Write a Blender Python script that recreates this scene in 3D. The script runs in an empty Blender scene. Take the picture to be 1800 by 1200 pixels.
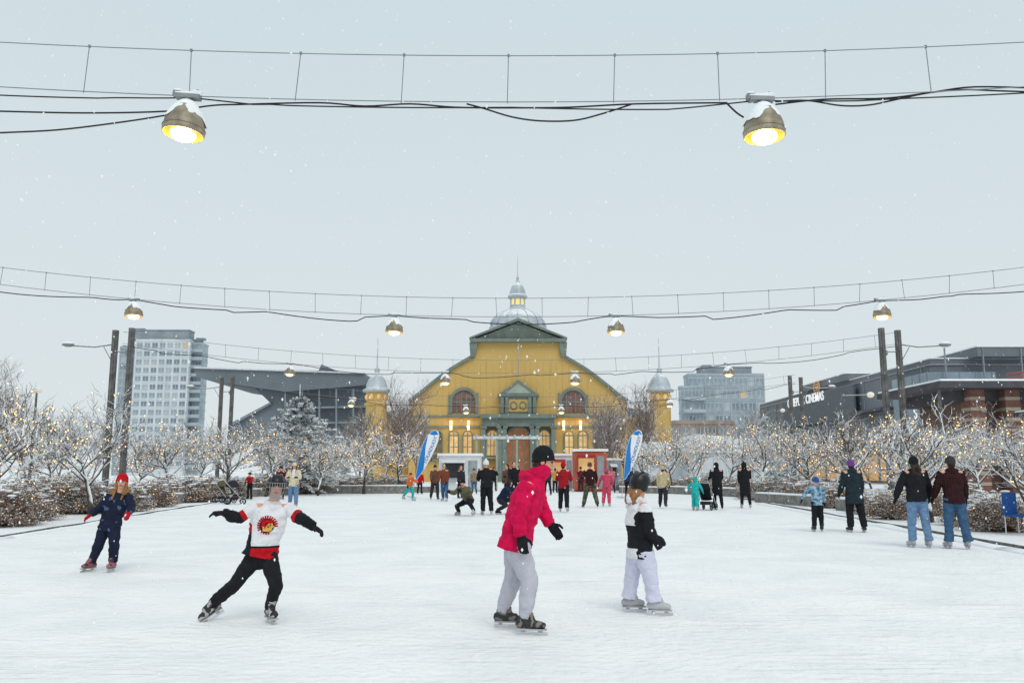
import bpy, bmesh, math, random
from mathutils import Vector, Matrix, noise
from mathutils.bvhtree import BVHTree
R=random.Random(7)
scene=bpy.context.scene
COL=scene.collection
V=Vector
# ------------------------------------------------------------------ camera
CAMH=1.45; PITCH=math.radians(8.64); F=1500.0
cam=bpy.data.cameras.new("camera"); camo=bpy.data.objects.new("camera",cam); COL.objects.link(camo)
camo.location=(0,0,CAMH); camo.rotation_euler=(math.radians(90)+PITCH,0,0)
cam.lens=30; cam.sensor_width=36; cam.clip_end=5000; cam.clip_start=0.05
scene.camera=camo
def S(u,v,Y):
    e=PITCH+math.atan((600-v)/F); Z=CAMH+Y*math.tan(e)
    d=Y*math.cos(PITCH)+(Z-CAMH)*math.sin(PITCH)
    return V(((u-900)*d/F,Y,Z))
def G(u,v):
    e=PITCH+math.atan((600-v)/F); Y=-CAMH/math.tan(e)
    return S(u,v,Y)
def c(r,g,b):
    def f(x):
        x/=255.0
        return x/12.92 if x<=0.04045 else ((x+0.055)/1.055)**2.4
    return (f(r),f(g),f(b))
# ------------------------------------------------------------------ materials
MC={}
def mat(name,col,rough=.8,var=.15,scale=3.0,metal=0.0,bump=0.0,bscale=25.0,emit=None,es=0.0,snow=None,col2=None,spec=.3):
    if name in MC: return MC[name]
    m=bpy.data.materials.new(name); m.use_nodes=True; nt=m.node_tree; N=nt.nodes; L=nt.links
    p=N["Principled BSDF"]; p.inputs["Roughness"].default_value=rough; p.inputs["Metallic"].default_value=metal
    p.inputs["Specular IOR Level"].default_value=spec
    tc=N.new("ShaderNodeTexCoord"); nz=N.new("ShaderNodeTexNoise"); nz.inputs["Scale"].default_value=scale; nz.inputs["Detail"].default_value=5
    L.new(tc.outputs["Object"],nz.inputs["Vector"])
    mx=N.new("ShaderNodeMix"); mx.data_type='RGBA'
    a=[x*(1-var) for x in col]; b=[min(1,x*(1+var)) for x in (col2 or col)]
    mx.inputs[6].default_value=(*a,1); mx.inputs[7].default_value=(*b,1)
    mr=N.new("ShaderNodeMapRange"); mr.inputs[1].default_value=.35; mr.inputs[2].default_value=.65
    L.new(nz.outputs["Fac"],mr.inputs[0]); L.new(mr.outputs[0],mx.inputs[0])
    out=mx.outputs[2]
    if snow is not None:
        g=N.new("ShaderNodeNewGeometry"); sx=N.new("ShaderNodeSeparateXYZ"); L.new(g.outputs["Normal"],sx.inputs[0])
        n2=N.new("ShaderNodeTexNoise"); n2.inputs["Scale"].default_value=2.3; n2.inputs["Detail"].default_value=3; L.new(tc.outputs["Object"],n2.inputs["Vector"])
        ad=N.new("ShaderNodeMath"); ad.operation='MULTIPLY_ADD'; ad.inputs[1].default_value=.5; L.new(n2.outputs["Fac"],ad.inputs[0]); L.new(sx.outputs[2],ad.inputs[2])
        m2=N.new("ShaderNodeMapRange"); m2.inputs[1].default_value=snow+.25; m2.inputs[2].default_value=snow+.4
        L.new(ad.outputs[0],m2.inputs[0])
        mm=N.new("ShaderNodeMix"); mm.data_type='RGBA'; mm.inputs[7].default_value=(.84,.86,.88,1)
        L.new(m2.outputs[0],mm.inputs[0]); L.new(out,mm.inputs[6]); out=mm.outputs[2]
    L.new(out,p.inputs["Base Color"])
    if bump>0:
        n3=N.new("ShaderNodeTexNoise"); n3.inputs["Scale"].default_value=bscale; n3.inputs["Detail"].default_value=4; L.new(tc.outputs["Object"],n3.inputs["Vector"])
        bp=N.new("ShaderNodeBump"); bp.inputs["Strength"].default_value=bump; bp.inputs["Distance"].default_value=.03
        L.new(n3.outputs["Fac"],bp.inputs["Height"]); L.new(bp.outputs[0],p.inputs["Normal"])
    if emit:
        p.inputs["Emission Color"].default_value=(*emit,1); p.inputs["Emission Strength"].default_value=es
    MC[name]=m; return m
def cloth(name,col,var=.18): return mat(name,col,.85,var,14,0,.5,11,spec=.15)
def plaid(name,base,line1,line2,sc=5.0,am=.6):
    m=mat(name,base,.9,.2,8,0,.4,12,spec=.1); nt=m.node_tree; N=nt.nodes; L=nt.links; p=N["Principled BSDF"]
    src=p.inputs["Base Color"].links[0].from_socket; tc=N.new("ShaderNodeTexCoord")
    for i,(d,colr) in enumerate((("X",line1),("Z",line2))):
        w=N.new("ShaderNodeTexWave"); w.bands_direction=d; w.inputs["Scale"].default_value=sc; w.inputs["Distortion"].default_value=.6
        L.new(tc.outputs["Object"],w.inputs["Vector"])
        r=N.new("ShaderNodeMapRange"); r.inputs[1].default_value=.6; r.inputs[2].default_value=.75; r.inputs[4].default_value=am; L.new(w.outputs["Fac"],r.inputs[0])
        mx=N.new("ShaderNodeMix"); mx.data_type='RGBA'; mx.inputs[7].default_value=(*colr,1); L.new(r.outputs[0],mx.inputs[0]); L.new(src,mx.inputs[6]); src=mx.outputs[2]
    L.new(src,p.inputs["Base Color"]); return m
SNOW=mat("snow",(.85,.87,.885),.7,.03,2.0,0,.35,6)
STEEL=mat("galvanised_steel",(.24,.25,.26),.55,.2,5,.2,snow=.62)
POLE=mat("weathered_pole_steel",(.135,.13,.125),.75,.35,3,.1,snow=.75)
CABLE=mat("cable_grey",(.22,.23,.24),.6,.1,3)
BLACKC=mat("black_rubber_cable",(.014,.015,.018),.5,.1,3)
BLACK=cloth("black_fabric",(.014,.015,.018)); METAL=mat("bright_steel",(.6,.62,.65),.3,.1,6,.9)
SKIN=mat("skin",c(214,160,135),.55,.08,10); LIPS=mat("lips",c(150,70,65),.5,.1,10); EYE=mat("eye_dark",(.02,.015,.012),.2,.05,5)
STONE=mat("concrete_stone",(.22,.215,.20),.85,.3,4,0,.4,20,snow=.62)
# ------------------------------------------------------------------ mesh builder
class B:
    def __init__(s): s.v=[];s.f=[];s.m=[]
    def add(s,vs,fs,m=0):
        o=len(s.v); s.v.extend([tuple(x) for x in vs]); s.f.extend([tuple(i+o for i in f) for f in fs]); s.m.extend([m]*len(fs))
    def box(s,x0,x1,y0,y1,z0,z1,m=0):
        s.add([(x0,y0,z0),(x1,y0,z0),(x1,y1,z0),(x0,y1,z0),(x0,y0,z1),(x1,y0,z1),(x1,y1,z1),(x0,y1,z1)],
              [(0,3,2,1),(4,5,6,7),(0,1,5,4),(1,2,6,5),(2,3,7,6),(3,0,4,7)],m)
    def obox(s,ce,ax,ay,az,m=0):
        ce=V(ce); P=[]
        for k in (-1,1):
            for (i,j) in ((-1,-1),(1,-1),(1,1),(-1,1)): P.append(ce+ax*i+ay*j+az*k)
        s.add(P,[(0,3,2,1),(4,5,6,7),(0,1,5,4),(1,2,6,5),(2,3,7,6),(3,0,4,7)],m)
    def prism(s,poly,y0,y1,m=0):
        n=len(poly); A=sum(poly[i][0]*poly[(i+1)%n][1]-poly[(i+1)%n][0]*poly[i][1] for i in range(n))
        if A<0: poly=poly[::-1]
        vs=[(x,y0,z) for x,z in poly]+[(x,y1,z) for x,z in poly]
        fs=[tuple(range(n)),tuple(range(2*n-1,n-1,-1))]+[(i,i+n,(i+1)%n+n,(i+1)%n) for i in range(n)]
        s.add(vs,fs,m)
    def ribbon(s,pa,pb,y0,y1,m=0,closed=False):
        n=len(pa); rng=range(n if closed else n-1)
        for i in rng:
            j=(i+1)%n
            s.prism([pa[i],pa[j],pb[j],pb[i]],y0,y1,m)
    def lathe(s,prof,n=16,ce=(0,0,0),m=0,squash=None):
        vs=[];fs=[]
        for r,z in prof:
            for i in range(n):
                a=2*math.pi*i/n; vs.append((ce[0]+r*math.cos(a),ce[1]+r*math.sin(a),ce[2]+z))
        k=len(prof)
        for j in range(k-1):
            for i in range(n):
                fs.append((j*n+i,j*n+(i+1)%n,(j+1)*n+(i+1)%n,(j+1)*n+i))
        fs.append(tuple(range(n-1,-1,-1))); fs.append(tuple((k-1)*n+i for i in range(n)))
        s.add(vs,fs,m)
    def ball(s,ce,r,ax=None,nu=12,nv=8,m=0,lo=-1.0):
        ce=V(ce); l,f,u=ax or (V((1,0,0)),V((0,1,0)),V((0,0,1))); vs=[];fs=[]
        t0=math.asin(max(-1,lo))
        for j in range(nv+1):
            t=t0+(math.pi/2-t0)*j/nv; cz=math.sin(t); cr=max(math.cos(t),.02)
            for i in range(nu):
                a=2*math.pi*i/nu; vs.append(ce+l*(r[0]*cr*math.cos(a))+f*(r[1]*cr*math.sin(a))+u*(r[2]*cz))
        for j in range(nv):
            for i in range(nu): fs.append((j*nu+i,j*nu+(i+1)%nu,(j+1)*nu+(i+1)%nu,(j+1)*nu+i))
        fs.append(tuple(range(nu-1,-1,-1))); fs.append(tuple(nv*nu+i for i in range(nu)))
        s.add(vs,fs,m)
    def tube(s,pts,rad,n=8,m=0,side=None,rnd=False):
        P=[V(p) for p in pts]; Q=[(r,r) if not isinstance(r,tuple) else r for r in (rad if isinstance(rad,(list,)) else [rad]*len(P))]
        if rnd:
            t=(P[1]-P[0]).normalized(); r=min(Q[0]); P=[P[0]-t*r*.85,P[0]-t*r*.5]+P; Q=[(Q[0][0]*.45,Q[0][1]*.45),(Q[0][0]*.85,Q[0][1]*.85)]+Q
            t=(P[-1]-P[-2]).normalized(); r=min(Q[-1]); e=P[-1]; q=Q[-1]; P=P+[e+t*r*.5,e+t*r*.85]; Q=Q+[(q[0]*.85,q[1]*.85),(q[0]*.45,q[1]*.45)]
        vs=[];fs=[];K=len(P); prev=None
        for j in range(K):
            t=(P[min(j+1,K-1)]-P[max(j-1,0)]); 
            if t.length<1e-9: t=V((0,0,1))
            t.normalize()
            ref=V(side) if side is not None else (prev if prev is not None else (V((1,0,0)) if abs(t.x)<.9 else V((0,1,0))))
            X=ref-t*ref.dot(t)
            if X.length<1e-4:
                ref=V((0,0,1)) if abs(t.z)<.9 else V((0,1,0)); X=ref-t*ref.dot(t)
            X.normalize(); prev=X; Yv=t.cross(X)
            for i in range(n):
                a=2*math.pi*(i+.5)/n; vs.append(P[j]+X*(Q[j][0]*math.cos(a))+Yv*(Q[j][1]*math.sin(a)))
        for j in range(K-1):
            for i in range(n): fs.append((j*n+i,j*n+(i+1)%n,(j+1)*n+(i+1)%n,(j+1)*n+i))
        fs.append(tuple(range(n-1,-1,-1))); fs.append(tuple((K-1)*n+i for i in range(n)))
        s.add(vs,fs,m)
    def mesh(s,name,mats=(),smooth=False):
        me=bpy.data.meshes.new(name); me.from_pydata(s.v,[],s.f)
        for x in mats: me.materials.append(x)
        me.polygons.foreach_set("material_index",s.m)
        if smooth: me.polygons.foreach_set("use_smooth",[True]*len(s.f))
        me.update(); return me
def thing(name,label,cat,loc=(0,0,0),rot=0,group=None,data=None):
    o=bpy.data.objects.new(name,data); COL.objects.link(o); o.location=loc; o.rotation_euler=(0,0,rot)
    o["label"]=label; o["category"]=cat
    if group: o["group"]=group
    if data is None: o.empty_display_size=.3
    return o
def part(name,b,mats,parent,smooth=False,loc=None,rot=None,label=None):
    me=b.mesh(name,mats if isinstance(mats,(list,tuple)) else [mats],smooth) if isinstance(b,B) else b
    o=bpy.data.objects.new(name,me); COL.objects.link(o); o.parent=parent
    if loc is not None: o.location=loc
    if rot is not None: o.rotation_euler=rot
    if label: o["label"]=label
    return o
def clone(root,loc=None,rot=None,sc=None,parent=None):
    n=root.copy(); COL.objects.link(n)
    if parent is not None: n.parent=parent
    if loc is not None: n.location=loc
    if rot is not None: n.rotation_euler=(0,0,rot)
    if sc is not None: n.scale=(sc,sc,sc) if not isinstance(sc,tuple) else sc
    for ch in root.children: clone(ch,parent=n)
    return n
def struct(name,b,mats,smooth=False):
    me=b.mesh(name,mats if isinstance(mats,(list,tuple)) else [mats],smooth); o=bpy.data.objects.new(name,me); COL.objects.link(o); o["kind"]="structure"; return o
def text_mesh(s,size,ext=.02,bold=.0):
    cu=bpy.data.curves.new("txt",'FONT'); cu.body=s; cu.size=size; cu.extrude=ext; cu.offset=bold; cu.align_x='CENTER'; cu.align_y='CENTER'
    o=bpy.data.objects.new("txt",cu); COL.objects.link(o); dg=bpy.context.evaluated_depsgraph_get()
    me=bpy.data.meshes.new_from_object(o.evaluated_get(dg)); bpy.data.objects.remove(o); return me
def smooth_path(C_,k_=5):
    pts=[]
    for i in range(len(C_)-1):
        p0,p1,p2,p3=C_[max(0,i-1)],C_[i],C_[i+1],C_[min(len(C_)-1,i+2)]
        for k in range(k_):
            q_=k/k_; pts.append(.5*((2*p1)+(p2-p0)*q_+(2*p0-5*p1+4*p2-p3)*q_*q_+(3*p1-p0-3*p2+p3)*q_**3))
    pts.append(C_[-1]); return pts
# ------------------------------------------------------------------ people
def remesh(b,vox,sm=3,amp=0.0,freq=9.0,mats=(),fn=None):
    me=b.mesh("tmp"); ob=bpy.data.objects.new("tmp",me); COL.objects.link(ob)
    m=ob.modifiers.new("r",'REMESH'); m.mode='VOXEL'; m.voxel_size=vox
    s=ob.modifiers.new("s",'SMOOTH'); s.iterations=sm; s.factor=.5
    dg=bpy.context.evaluated_depsgraph_get(); me2=bpy.data.meshes.new_from_object(ob.evaluated_get(dg))
    bpy.data.objects.remove(ob); bpy.data.meshes.remove(me)
    if amp>0:
        off=V((R.random()*50,R.random()*50,0)); co=[]
        for v in me2.vertices:
            p=v.co; n=v.normal
            q=V((p.x*freq,p.y*freq,p.z*freq*1.9))+off
            d=noise.noise(q)*.7+abs(noise.noise(q*2.1))*.5-.12
            co.append(p+n*(d*amp))
        for v,k in zip(me2.vertices,co): v.co=k
    me2.materials.clear()
    for x in mats: me2.materials.append(x)
    idx=[0]*len(me2.polygons)
    if fn: idx=[fn(p.center,p.normal) for p in me2.polygons]
    me2.polygons.foreach_set("material_index",idx); me2.polygons.foreach_set("use_smooth",[True]*len(me2.polygons)); me2.update()
    return me2
def lerp(a,b,t): return a+(b-a)*t
def person(label,base,J,H,o,vox=.018,hs=1.0,rot=0.0,fine=False):
    J={k:V(v) for k,v in J.items()}
    f=J['f'].normalized(); hu=H*hs
    pel,wa,ch,nk,hd=J['pelvis'],J['waist'],J['chest'],J['neck'],J['head']
    ss=(J['shL']-J['shR']).normalized(); up=(hd-nk).normalized()*.5+V((0,0,.5)); up.normalize()
    f=(f-up*f.dot(up)).normalized(); l=up.cross(f); ax=(l,f,up)
    ct,st_=math.cos(.30),math.sin(.30); tax=(l,f*ct+up*st_,up*ct-f*st_)
    bf=ss.cross(V((0,0,1))); bf.z=0; bf.normalize()
    if bf.dot(J['f'])<0 and abs(bf.dot(J['f']))>.3: bf=-bf
    hip_s=(J['hipL']-J['hipR']).normalized(); tors=(nk-pel).normalized()
    b=B()
    b.tube([pel-tors*.05*H,pel,wa,ch,lerp(ch,nk,.75),nk],[(.075*H,.055*H),(.09*H,.062*H),(.075*H,.055*H),(.095*H,.062*H),(.07*H,.045*H),(.034*H,.034*H)],12,side=ss)
    b.tube([nk-up*.03*H,hd-up*.03*H],.033*hu,10)
    b.tube([J['shL'],J['shR']],.034*H,8,rnd=True)
    for s in 'LR':
        b.tube([J['sh'+s],lerp(J['sh'+s],J['el'+s],.5),J['el'+s],lerp(J['el'+s],J['wr'+s],.4),J['wr'+s]],[.034*H,.03*H,.025*H,.026*H,.017*H],8,rnd=True)
        b.tube([J['hip'+s],lerp(J['hip'+s],J['kn'+s],.5),J['kn'+s],lerp(J['kn'+s],J['an'+s],.35),J['an'+s]],[.055*H,.047*H,.034*H,.034*H,.020*H],8,rnd=True)
        td=(J['toe'+s]-J['an'+s]); td.z=0; td.normalize()
        if 'tilt'+s in J: td=J['tilt'+s].normalized()
        b.tube([J['an'+s],J['an'+s]-V((0,0,.045))+td*.01,J['an'+s]+td*.045*H-V((0,0,.055))],[.018*H,.016*H,.012*H],8,rnd=True)
    b.ball(hd+up*.010*hu-f*.004*hu,(.043*hu,.053*hu,.056*hu),ax,16,12)
    b.ball(hd+f*.012*hu-up*.030*hu,(.032*hu,.036*hu,.034*hu),ax,12,8)
    b.ball(hd+f*.037*hu-up*.056*hu,(.014*hu,.010*hu,.010*hu),ax,8,6)
    b.tube([hd+f*.050*hu+up*.008*hu,hd+f*.058*hu-up*.014*hu],[.006*hu,.009*hu],6,rnd=True)
    b.ball(hd+f*.047*hu-up*.036*hu,(.014*hu,.006*hu,.006*hu),ax,8,6)
    b.ball(hd+f*.046*hu+up*.014*hu,(.030*hu,.006*hu,.006*hu),ax,10,6)
    for s in (-1,1): b.ball(hd+l*s*.044*hu-f*.002*hu-up*.008*hu,(.006*hu,.011*hu,.016*hu),ax,8,6)
    def hand(bb,s,g):
        W,E=J['wr'+s],J['el'+s]; d=(W-E).normalized()
        if 'hd'+s in J: d=J['hd'+s].normalized()
        t=bf-d*bf.dot(d)
        if t.length<.25: t=V((0,0,1))-d*d.z
        t.normalize(); n=d.cross(t)
        mid=(-ss if s=='L' else ss)
        if n.dot(mid)<0: n=-n
        if abs(n.z)>.5 and n.z>0: n=-n
        L=.062*H
        bb.tube([W-d*.01,W+d*L*.5,W+d*L],[(.022*H+g,.014*H+g),(.027*H+g,.014*H+g),(.026*H+g,.012*H+g)],10,side=t,rnd=True)
        for k,(o1,ln) in enumerate(((.019,.9),(.0065,1.0),(-.006,.93),(-.018,.74))):
            r0=W+d*L*.92+t*o1*H; fl=.042*H*ln; sp=t*(o1*.25)
            d1=(d+n*.25+sp).normalized(); d2=(d+n*.9+sp).normalized(); d3=(d*.6+n+sp).normalized()
            bb.tube([r0,r0+d1*fl*.45,r0+d1*fl*.45+d2*fl*.32,r0+d1*fl*.45+d2*fl*.32+d3*fl*.25],[.0065*H+g*.5,.006*H+g*.5,.0055*H+g*.5,.0048*H+g*.5],6,rnd=True)
        r0=W+d*L*.25+t*.02*H; d1=(d*.6+t*.8+n*.3).normalized(); d2=(d+t*.3+n*.4).normalized()
        bb.tube([r0,r0+d1*.026*H,r0+d1*.026*H+d2*.022*H],[.009*H+g*.5,.0075*H+g*.5,.006*H+g*.5],6,rnd=True)
    for s in 'LR': hand(b,s,0)
    def hf(p,n):
        q=p-hd
        return 1 if (q.dot(f)>.03*hu and abs(q.dot(l))<.016*hu and abs(q.dot(up)+.036*hu)<.0045*hu) else 0
    me=remesh(b,vox*.7 if fine else vox*.8,2,mats=(SKIN,LIPS),fn=hf)
    root=thing("person",label,"person",base,rot,o.get('group'),data=me)
    for s in (-1,1):
        e=B(); e.ball(hd+f*.0475*hu+l*s*.017*hu+up*.002*hu,(.0075*hu,.006*hu,.005*hu),ax,8,6); part("eye",e,EYE,root,True)
    # trousers
    lo=o.get('loose',.0); tm=o['trousers']; cuff=o.get('cuff',.035)
    b=B(); b.tube([pel+tors*.06*H,pel,lerp(J['hipL'],J['hipR'],.5)-V((0,0,.02*H))],[(.092*H,.064*H),(.098*H,.070*H),(.082*H,.06*H)],12,side=hip_s,rnd=True)
    for s in 'LR':
        hp,kn,an=J['hip'+s],J['kn'+s],J['an'+s]; sh=(an-kn).normalized()
        b.tube([hp+V((0,0,.02*H)),lerp(hp,kn,.45),lerp(hp,kn,.85),kn,lerp(kn,an,.2),lerp(kn,an,.6),an+sh*.0],[.062*H+lo*.5,.054*H+lo,.045*H+lo,.044*H+lo,.043*H+lo,.039*H+lo,cuff*H+lo*.9],12)
    tms=tm if isinstance(tm,(list,tuple)) else [tm]
    part("trousers",remesh(b,vox,3,.016,8,tms,o.get('tfn')),None,root)
    # jacket
    pf=o.get('puff',.012); hem=o.get('hem',.10)*H; jm=o['jacket']; jms=jm if isinstance(jm,(list,tuple)) else [jm]
    b=B(); fl=o.get('flare',.0)
    b.tube([pel-tors*hem,pel-tors*hem*.5,pel,wa,ch,lerp(ch,nk,.55),lerp(ch,nk,.9),nk+up*.012*H],
           [(.108*H+pf+fl,.078*H+pf+fl),(.108*H+pf+fl*.5,.078*H+pf+fl*.5),(.106*H+pf,.077*H+pf),(.098*H+pf,.073*H+pf),(.112*H+pf,.080*H+pf),(.10*H+pf,.068*H+pf),(.06*H+pf,.05*H+pf),(.047*H+pf*.5,.045*H+pf*.5)],16,side=ss)
    for s in 'LR':
        sh,el,wr=J['sh'+s],J['el'+s],J['wr'+s]
        b.tube([lerp(sh,ch,.25),sh,lerp(sh,el,.5),el,lerp(el,wr,.5),wr],[.043*H,.043*H+pf*.6,.038*H+pf*.7,.035*H+pf*.7,.032*H+pf*.7,.026*H+pf*.6],12,rnd=False)
        b.ball(el,(.036*H+pf*.7,)*3,None,10,6)
    if o.get('hood'):
        b.tube([nk-bf*.02*H-ss*.05*H,nk-bf*.065*H+up*.01*H,nk-bf*.02*H+ss*.05*H],[.028*H,.04*H,.028*H],8,rnd=True)
    jk=part(o.get('jname',"jacket"),remesh(b,vox*(.8 if fine else 1),2,.022 if fine else .02,10,jms,o.get('jfn')),None,root)
    if o.get('crest'): o['crest'](jk)
    # gloves
    gm=o.get('gloves',BLACK)
    for s in 'LR':
        b=B(); hand(b,s,.004)
        W=J['wr'+s]; d=(J['el'+s]-W).normalized(); b.tube([W+d*.04*H,W],[.03*H,.024*H],10)
        part("glove",remesh(b,.006 if fine else .010,1,0,8,[gm]),None,root)
    # skates
    km=o.get('skates',BLACK); kms=km if isinstance(km,list) else [km]
    for s in 'LR':
        an=J['an'+s]; td=(J['toe'+s]-an); dn=V((0,0,-1))
        sh=(an-J['kn'+s]).normalized()
        tdh=td.copy(); 
        if 'tilt'+s in J: tdh=J['tilt'+s]
        else: tdh.z=0
        tdh.normalize(); dn=(dn-tdh*dn.dot(tdh)).normalized(); sd=tdh.cross(dn)
        hl=an+dn*.042; b=B()
        b.tube([an-sh*.13,an-sh*.03,hl-tdh*.012],[(.052,.056),(.048,.054),(.042,.048)],10,side=sd,rnd=True)
        fL=.10*H
        b.tube([hl-tdh*.042,hl+tdh*.03,hl+tdh*fL*.55,hl+tdh*fL+dn*.008],[(.040,.040),(.046,.046),(.047,.040),(.042,.029)],10,side=sd,rnd=True)
        b.tube([an-sh*.07+tdh*.03,hl+tdh*.07-dn*.035],[.036,.034],8,rnd=True)
        sk=part("ice_skate",remesh(b,.007 if fine else .012,2,.006,30,kms,(lambda p,n:1 if noise.noise(p*22)>.12 else 0) if len(kms)>1 else None),None,root)
        bb=B(); c0=hl+dn*.05
        bb.obox(c0-tdh*.01+dn*.008,tdh*.018,sd*.014,dn*.012); bb.obox(c0+tdh*fL*.85+dn*.008,tdh*.02,sd*.014,dn*.012)
        bb.obox(c0+tdh*fL*.4-dn*.006,tdh*(fL*.5+.05),sd*.03,dn*.007)
        bb.obox(c0+tdh*fL*.42+dn*.029,tdh*(fL*.5+.055),sd*.0035,dn*.014,1)
        part("skate_blade",bb,[mat("blade_holder",(.4,.4,.4),.5),METAL],sk)
    # hair
    hr=o.get('hair'); 
    if hr:
        b=B(); b.ball(hd+up*.014*hu-f*.012*hu,(.049*hu,.055*hu,.058*hu),ax,14,10)
        b.ball(hd-up*.02*hu-f*.024*hu,(.045*hu,.036*hu,.05*hu),ax,12,8)
        if o.get('long'):
            for k in (-1,0,1):
                p0=hd-f*.035*hu+l*k*.022*hu-up*.02*hu; q=nk-bf*(.055*H+pf)+l*k*.03*hu-V((0,0,.02*H))
                b.tube([p0,lerp(p0,q,.6)-f*.01,q,q-V((0,0,o['long']*H))-bf*.01],[.026*hu,.026*hu,.022*hu,.008*hu],8,rnd=True)
            if o.get('frontlock'):
                for k in (-1,1):
                    p0=hd+l*k*.045*hu; b.tube([p0,p0-up*.06*hu+f*.01,nk+l*k*.045*H+bf*(.06*H+pf)-V((0,0,.05*H))],[.014*hu,.016*hu,.009*hu],8,rnd=True)
        part("hair",remesh(b,.010 if fine else .016,1,.006,22,[hr]),None,root)
    hat=o.get('hat')
    if hat=='beanie':
        b=B(); cc=hd+up*.016*hu-f*.008*hu
        b.ball(cc+up*.004*hu,(.055*hu,.062*hu,.064*hu),tax,16,9,lo=-.32)
        t1,t2,t3=tax
        ring=[cc-t3*.014*hu+t1*(.050*hu*math.cos(a))+t2*(.057*hu*math.sin(a)) for a in [2*math.pi*i/16 for i in range(17)]]
        b.tube(ring,.0095*hu,6)
        if o.get('pom'): b.ball(cc+up*.072*hu,(.020*hu,)*3,ax,10,8)
        part("knit_hat",remesh(b,.009 if fine else .012,1,.006,30,[o['hatm']]),None,root)
    elif hat=='helmet':
        b=B(); cc=hd+up*.008*hu-f*.006*hu
        c4,s4=math.cos(.42),math.sin(.42); hax=(l,f*c4+up*s4,up*c4-f*s4)
        b.ball(cc,(.063*hu,.075*hu,.067*hu),hax,28,18,lo=-.42)
        for k in (-1,1): b.ball(hd+l*k*.049*hu-up*.020*hu-f*.014*hu,(.014*hu,.030*hu,.034*hu),ax,14,8)
        b.ball(hd-f*.040*hu-up*.024*hu,(.050*hu,.030*hu,.034*hu),ax,14,8)
        for k in (-1,1): b.tube([hd+l*k*.024*hu+up*.062*hu+f*.045*hu,hd+l*k*.024*hu+up*.074*hu-f*.01*hu,hd+l*k*.024*hu+up*.056*hu-f*.05*hu],[.006*hu,.008*hu,.006*hu],8,rnd=True)
        me=remesh(b,.006,3,0,8,[o['hatm'],mat("helmet_vent",(.07,.07,.075),.5)],fn=lambda p,n:1 if ((p-hd).dot(up)>.03*hu and .034*hu<abs((p-hd).dot(l))<.042*hu) else 0)
        hm=part("helmet",me,None,root)
        if o.get('cage'):
            b=B()
            for k in range(-3,4):
                x=k*.0145*hu; y=.074*hu*math.sqrt(max(0,1-(x/(.062*hu))**2))+.010*hu
                b.tube([hd+l*x+f*(y)+up*.022*hu,hd+l*x+f*(y+.006*hu)-up*.02*hu,hd+l*x*.75+f*(y)-up*.062*hu],.0016*hu,4)
            for zz in (.022,-.006,-.034,-.062):
                pts=[]
                for i in range(9):
                    a=-1.35+2.7*i/8; w=.062*hu*(1 if zz>-.03 else .85); pts.append(hd+l*(w*math.sin(a))+f*(.084*hu*math.cos(a))+up*zz*hu)
                b.tube(pts,.0018*hu,4)
            b.tube([hd+l*.03*hu+f*.062*hu-up*.068*hu,hd+f*.074*hu-up*.070*hu,hd-l*.03*hu+f*.062*hu-up*.068*hu],.007*hu,6,rnd=True)
            part("face_cage",b,mat("cage_wire",(.35,.35,.37),.4,.1,4,.3),hm)
    elif hat=='hoodup':
        b=B(); b.ball(hd+up*.008*hu-f*.012*hu,(.060*hu,.062*hu,.070*hu),ax,14,10); b.tube([hd-up*.04*hu-f*.015*hu,nk-f*.01*hu],[.055*hu,.06*hu],10,rnd=True)
        part("hood",remesh(b,.014,2,.006,12,[o['hatm']]),None,root)
    if o.get('scarf'):
        b=B(); b.tube([nk+up*.01*H,hd-up*.05*hu+f*.006],[(.056*H),(.050*H)],12,rnd=True); part("neck_warmer",remesh(b,.010,2,.008,20,[o['scarf']]),None,root)
    if o.get('fur'):
        b=B(); pts=[]
        for i in range(13):
            a=-2.3+4.6*i/12; pts.append(nk+up*.03*H-bf*(.065*H*math.cos(a))+ss*(.085*H*math.sin(a))+V((0,0,.012*math.cos(a))))
        b.tube(pts,.028*H,8,rnd=True); part("fur_collar",remesh(b,.010,1,.03,40,[o['fur']]),None,root)
    return root
def fk(H,lean=3,legs=((8,5,8),(-6,5,12)),arms=((10,9,20),(-8,9,20)),toe=8,headturn=0,drop=None):
    r=math.radians; lv=V((0,-math.sin(r(lean)),math.cos(r(lean)))); J={}
    pel=V((0,0,.53*H)); J['pelvis']=pel; J['waist']=pel+lv*.09*H; J['chest']=pel+lv*.19*H; J['neck']=pel+lv*.315*H
    J['head']=J['neck']+(lv*.5+V((0,0,.5)))*.088*H; J['f']=V((math.sin(r(headturn)),-math.cos(r(headturn)),-.05))
    for s,sg,lg,am in (('L',1,legs[0],arms[0]),('R',-1,legs[1],arms[1])):
        hp=pel+V((sg*.055*H,0,-.02*H)); J['hip'+s]=hp
        d=lambda a,o:V((sg*math.sin(r(o)),-math.sin(r(a))*math.cos(r(o)),-math.cos(r(a))*math.cos(r(o))))
        J['kn'+s]=hp+d(lg[0],lg[1])*.245*H; J['an'+s]=J['kn'+s]+d(lg[0]-lg[2],lg[1])*.225*H
        J['toe'+s]=J['an'+s]+V((sg*math.sin(r(toe)),-math.cos(r(toe)),0))*.13*H
        sh=J['neck']-lv*.03*H+V((sg*.105*H,0,0)); J['sh'+s]=sh; J['el'+s]=sh+d(am[0],am[1])*.17*H
        e2=am[0]+am[2]; io=am[1]*.5 if len(am)<4 else am[3]; J['wr'+s]=J['el'+s]+d(e2,io)*.145*H
    z=min(J['anL'].z,J['anR'].z)-.135
    for k in J:
        if k!='f': J[k]=J[k]-V((0,0,z))
    return J
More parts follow.
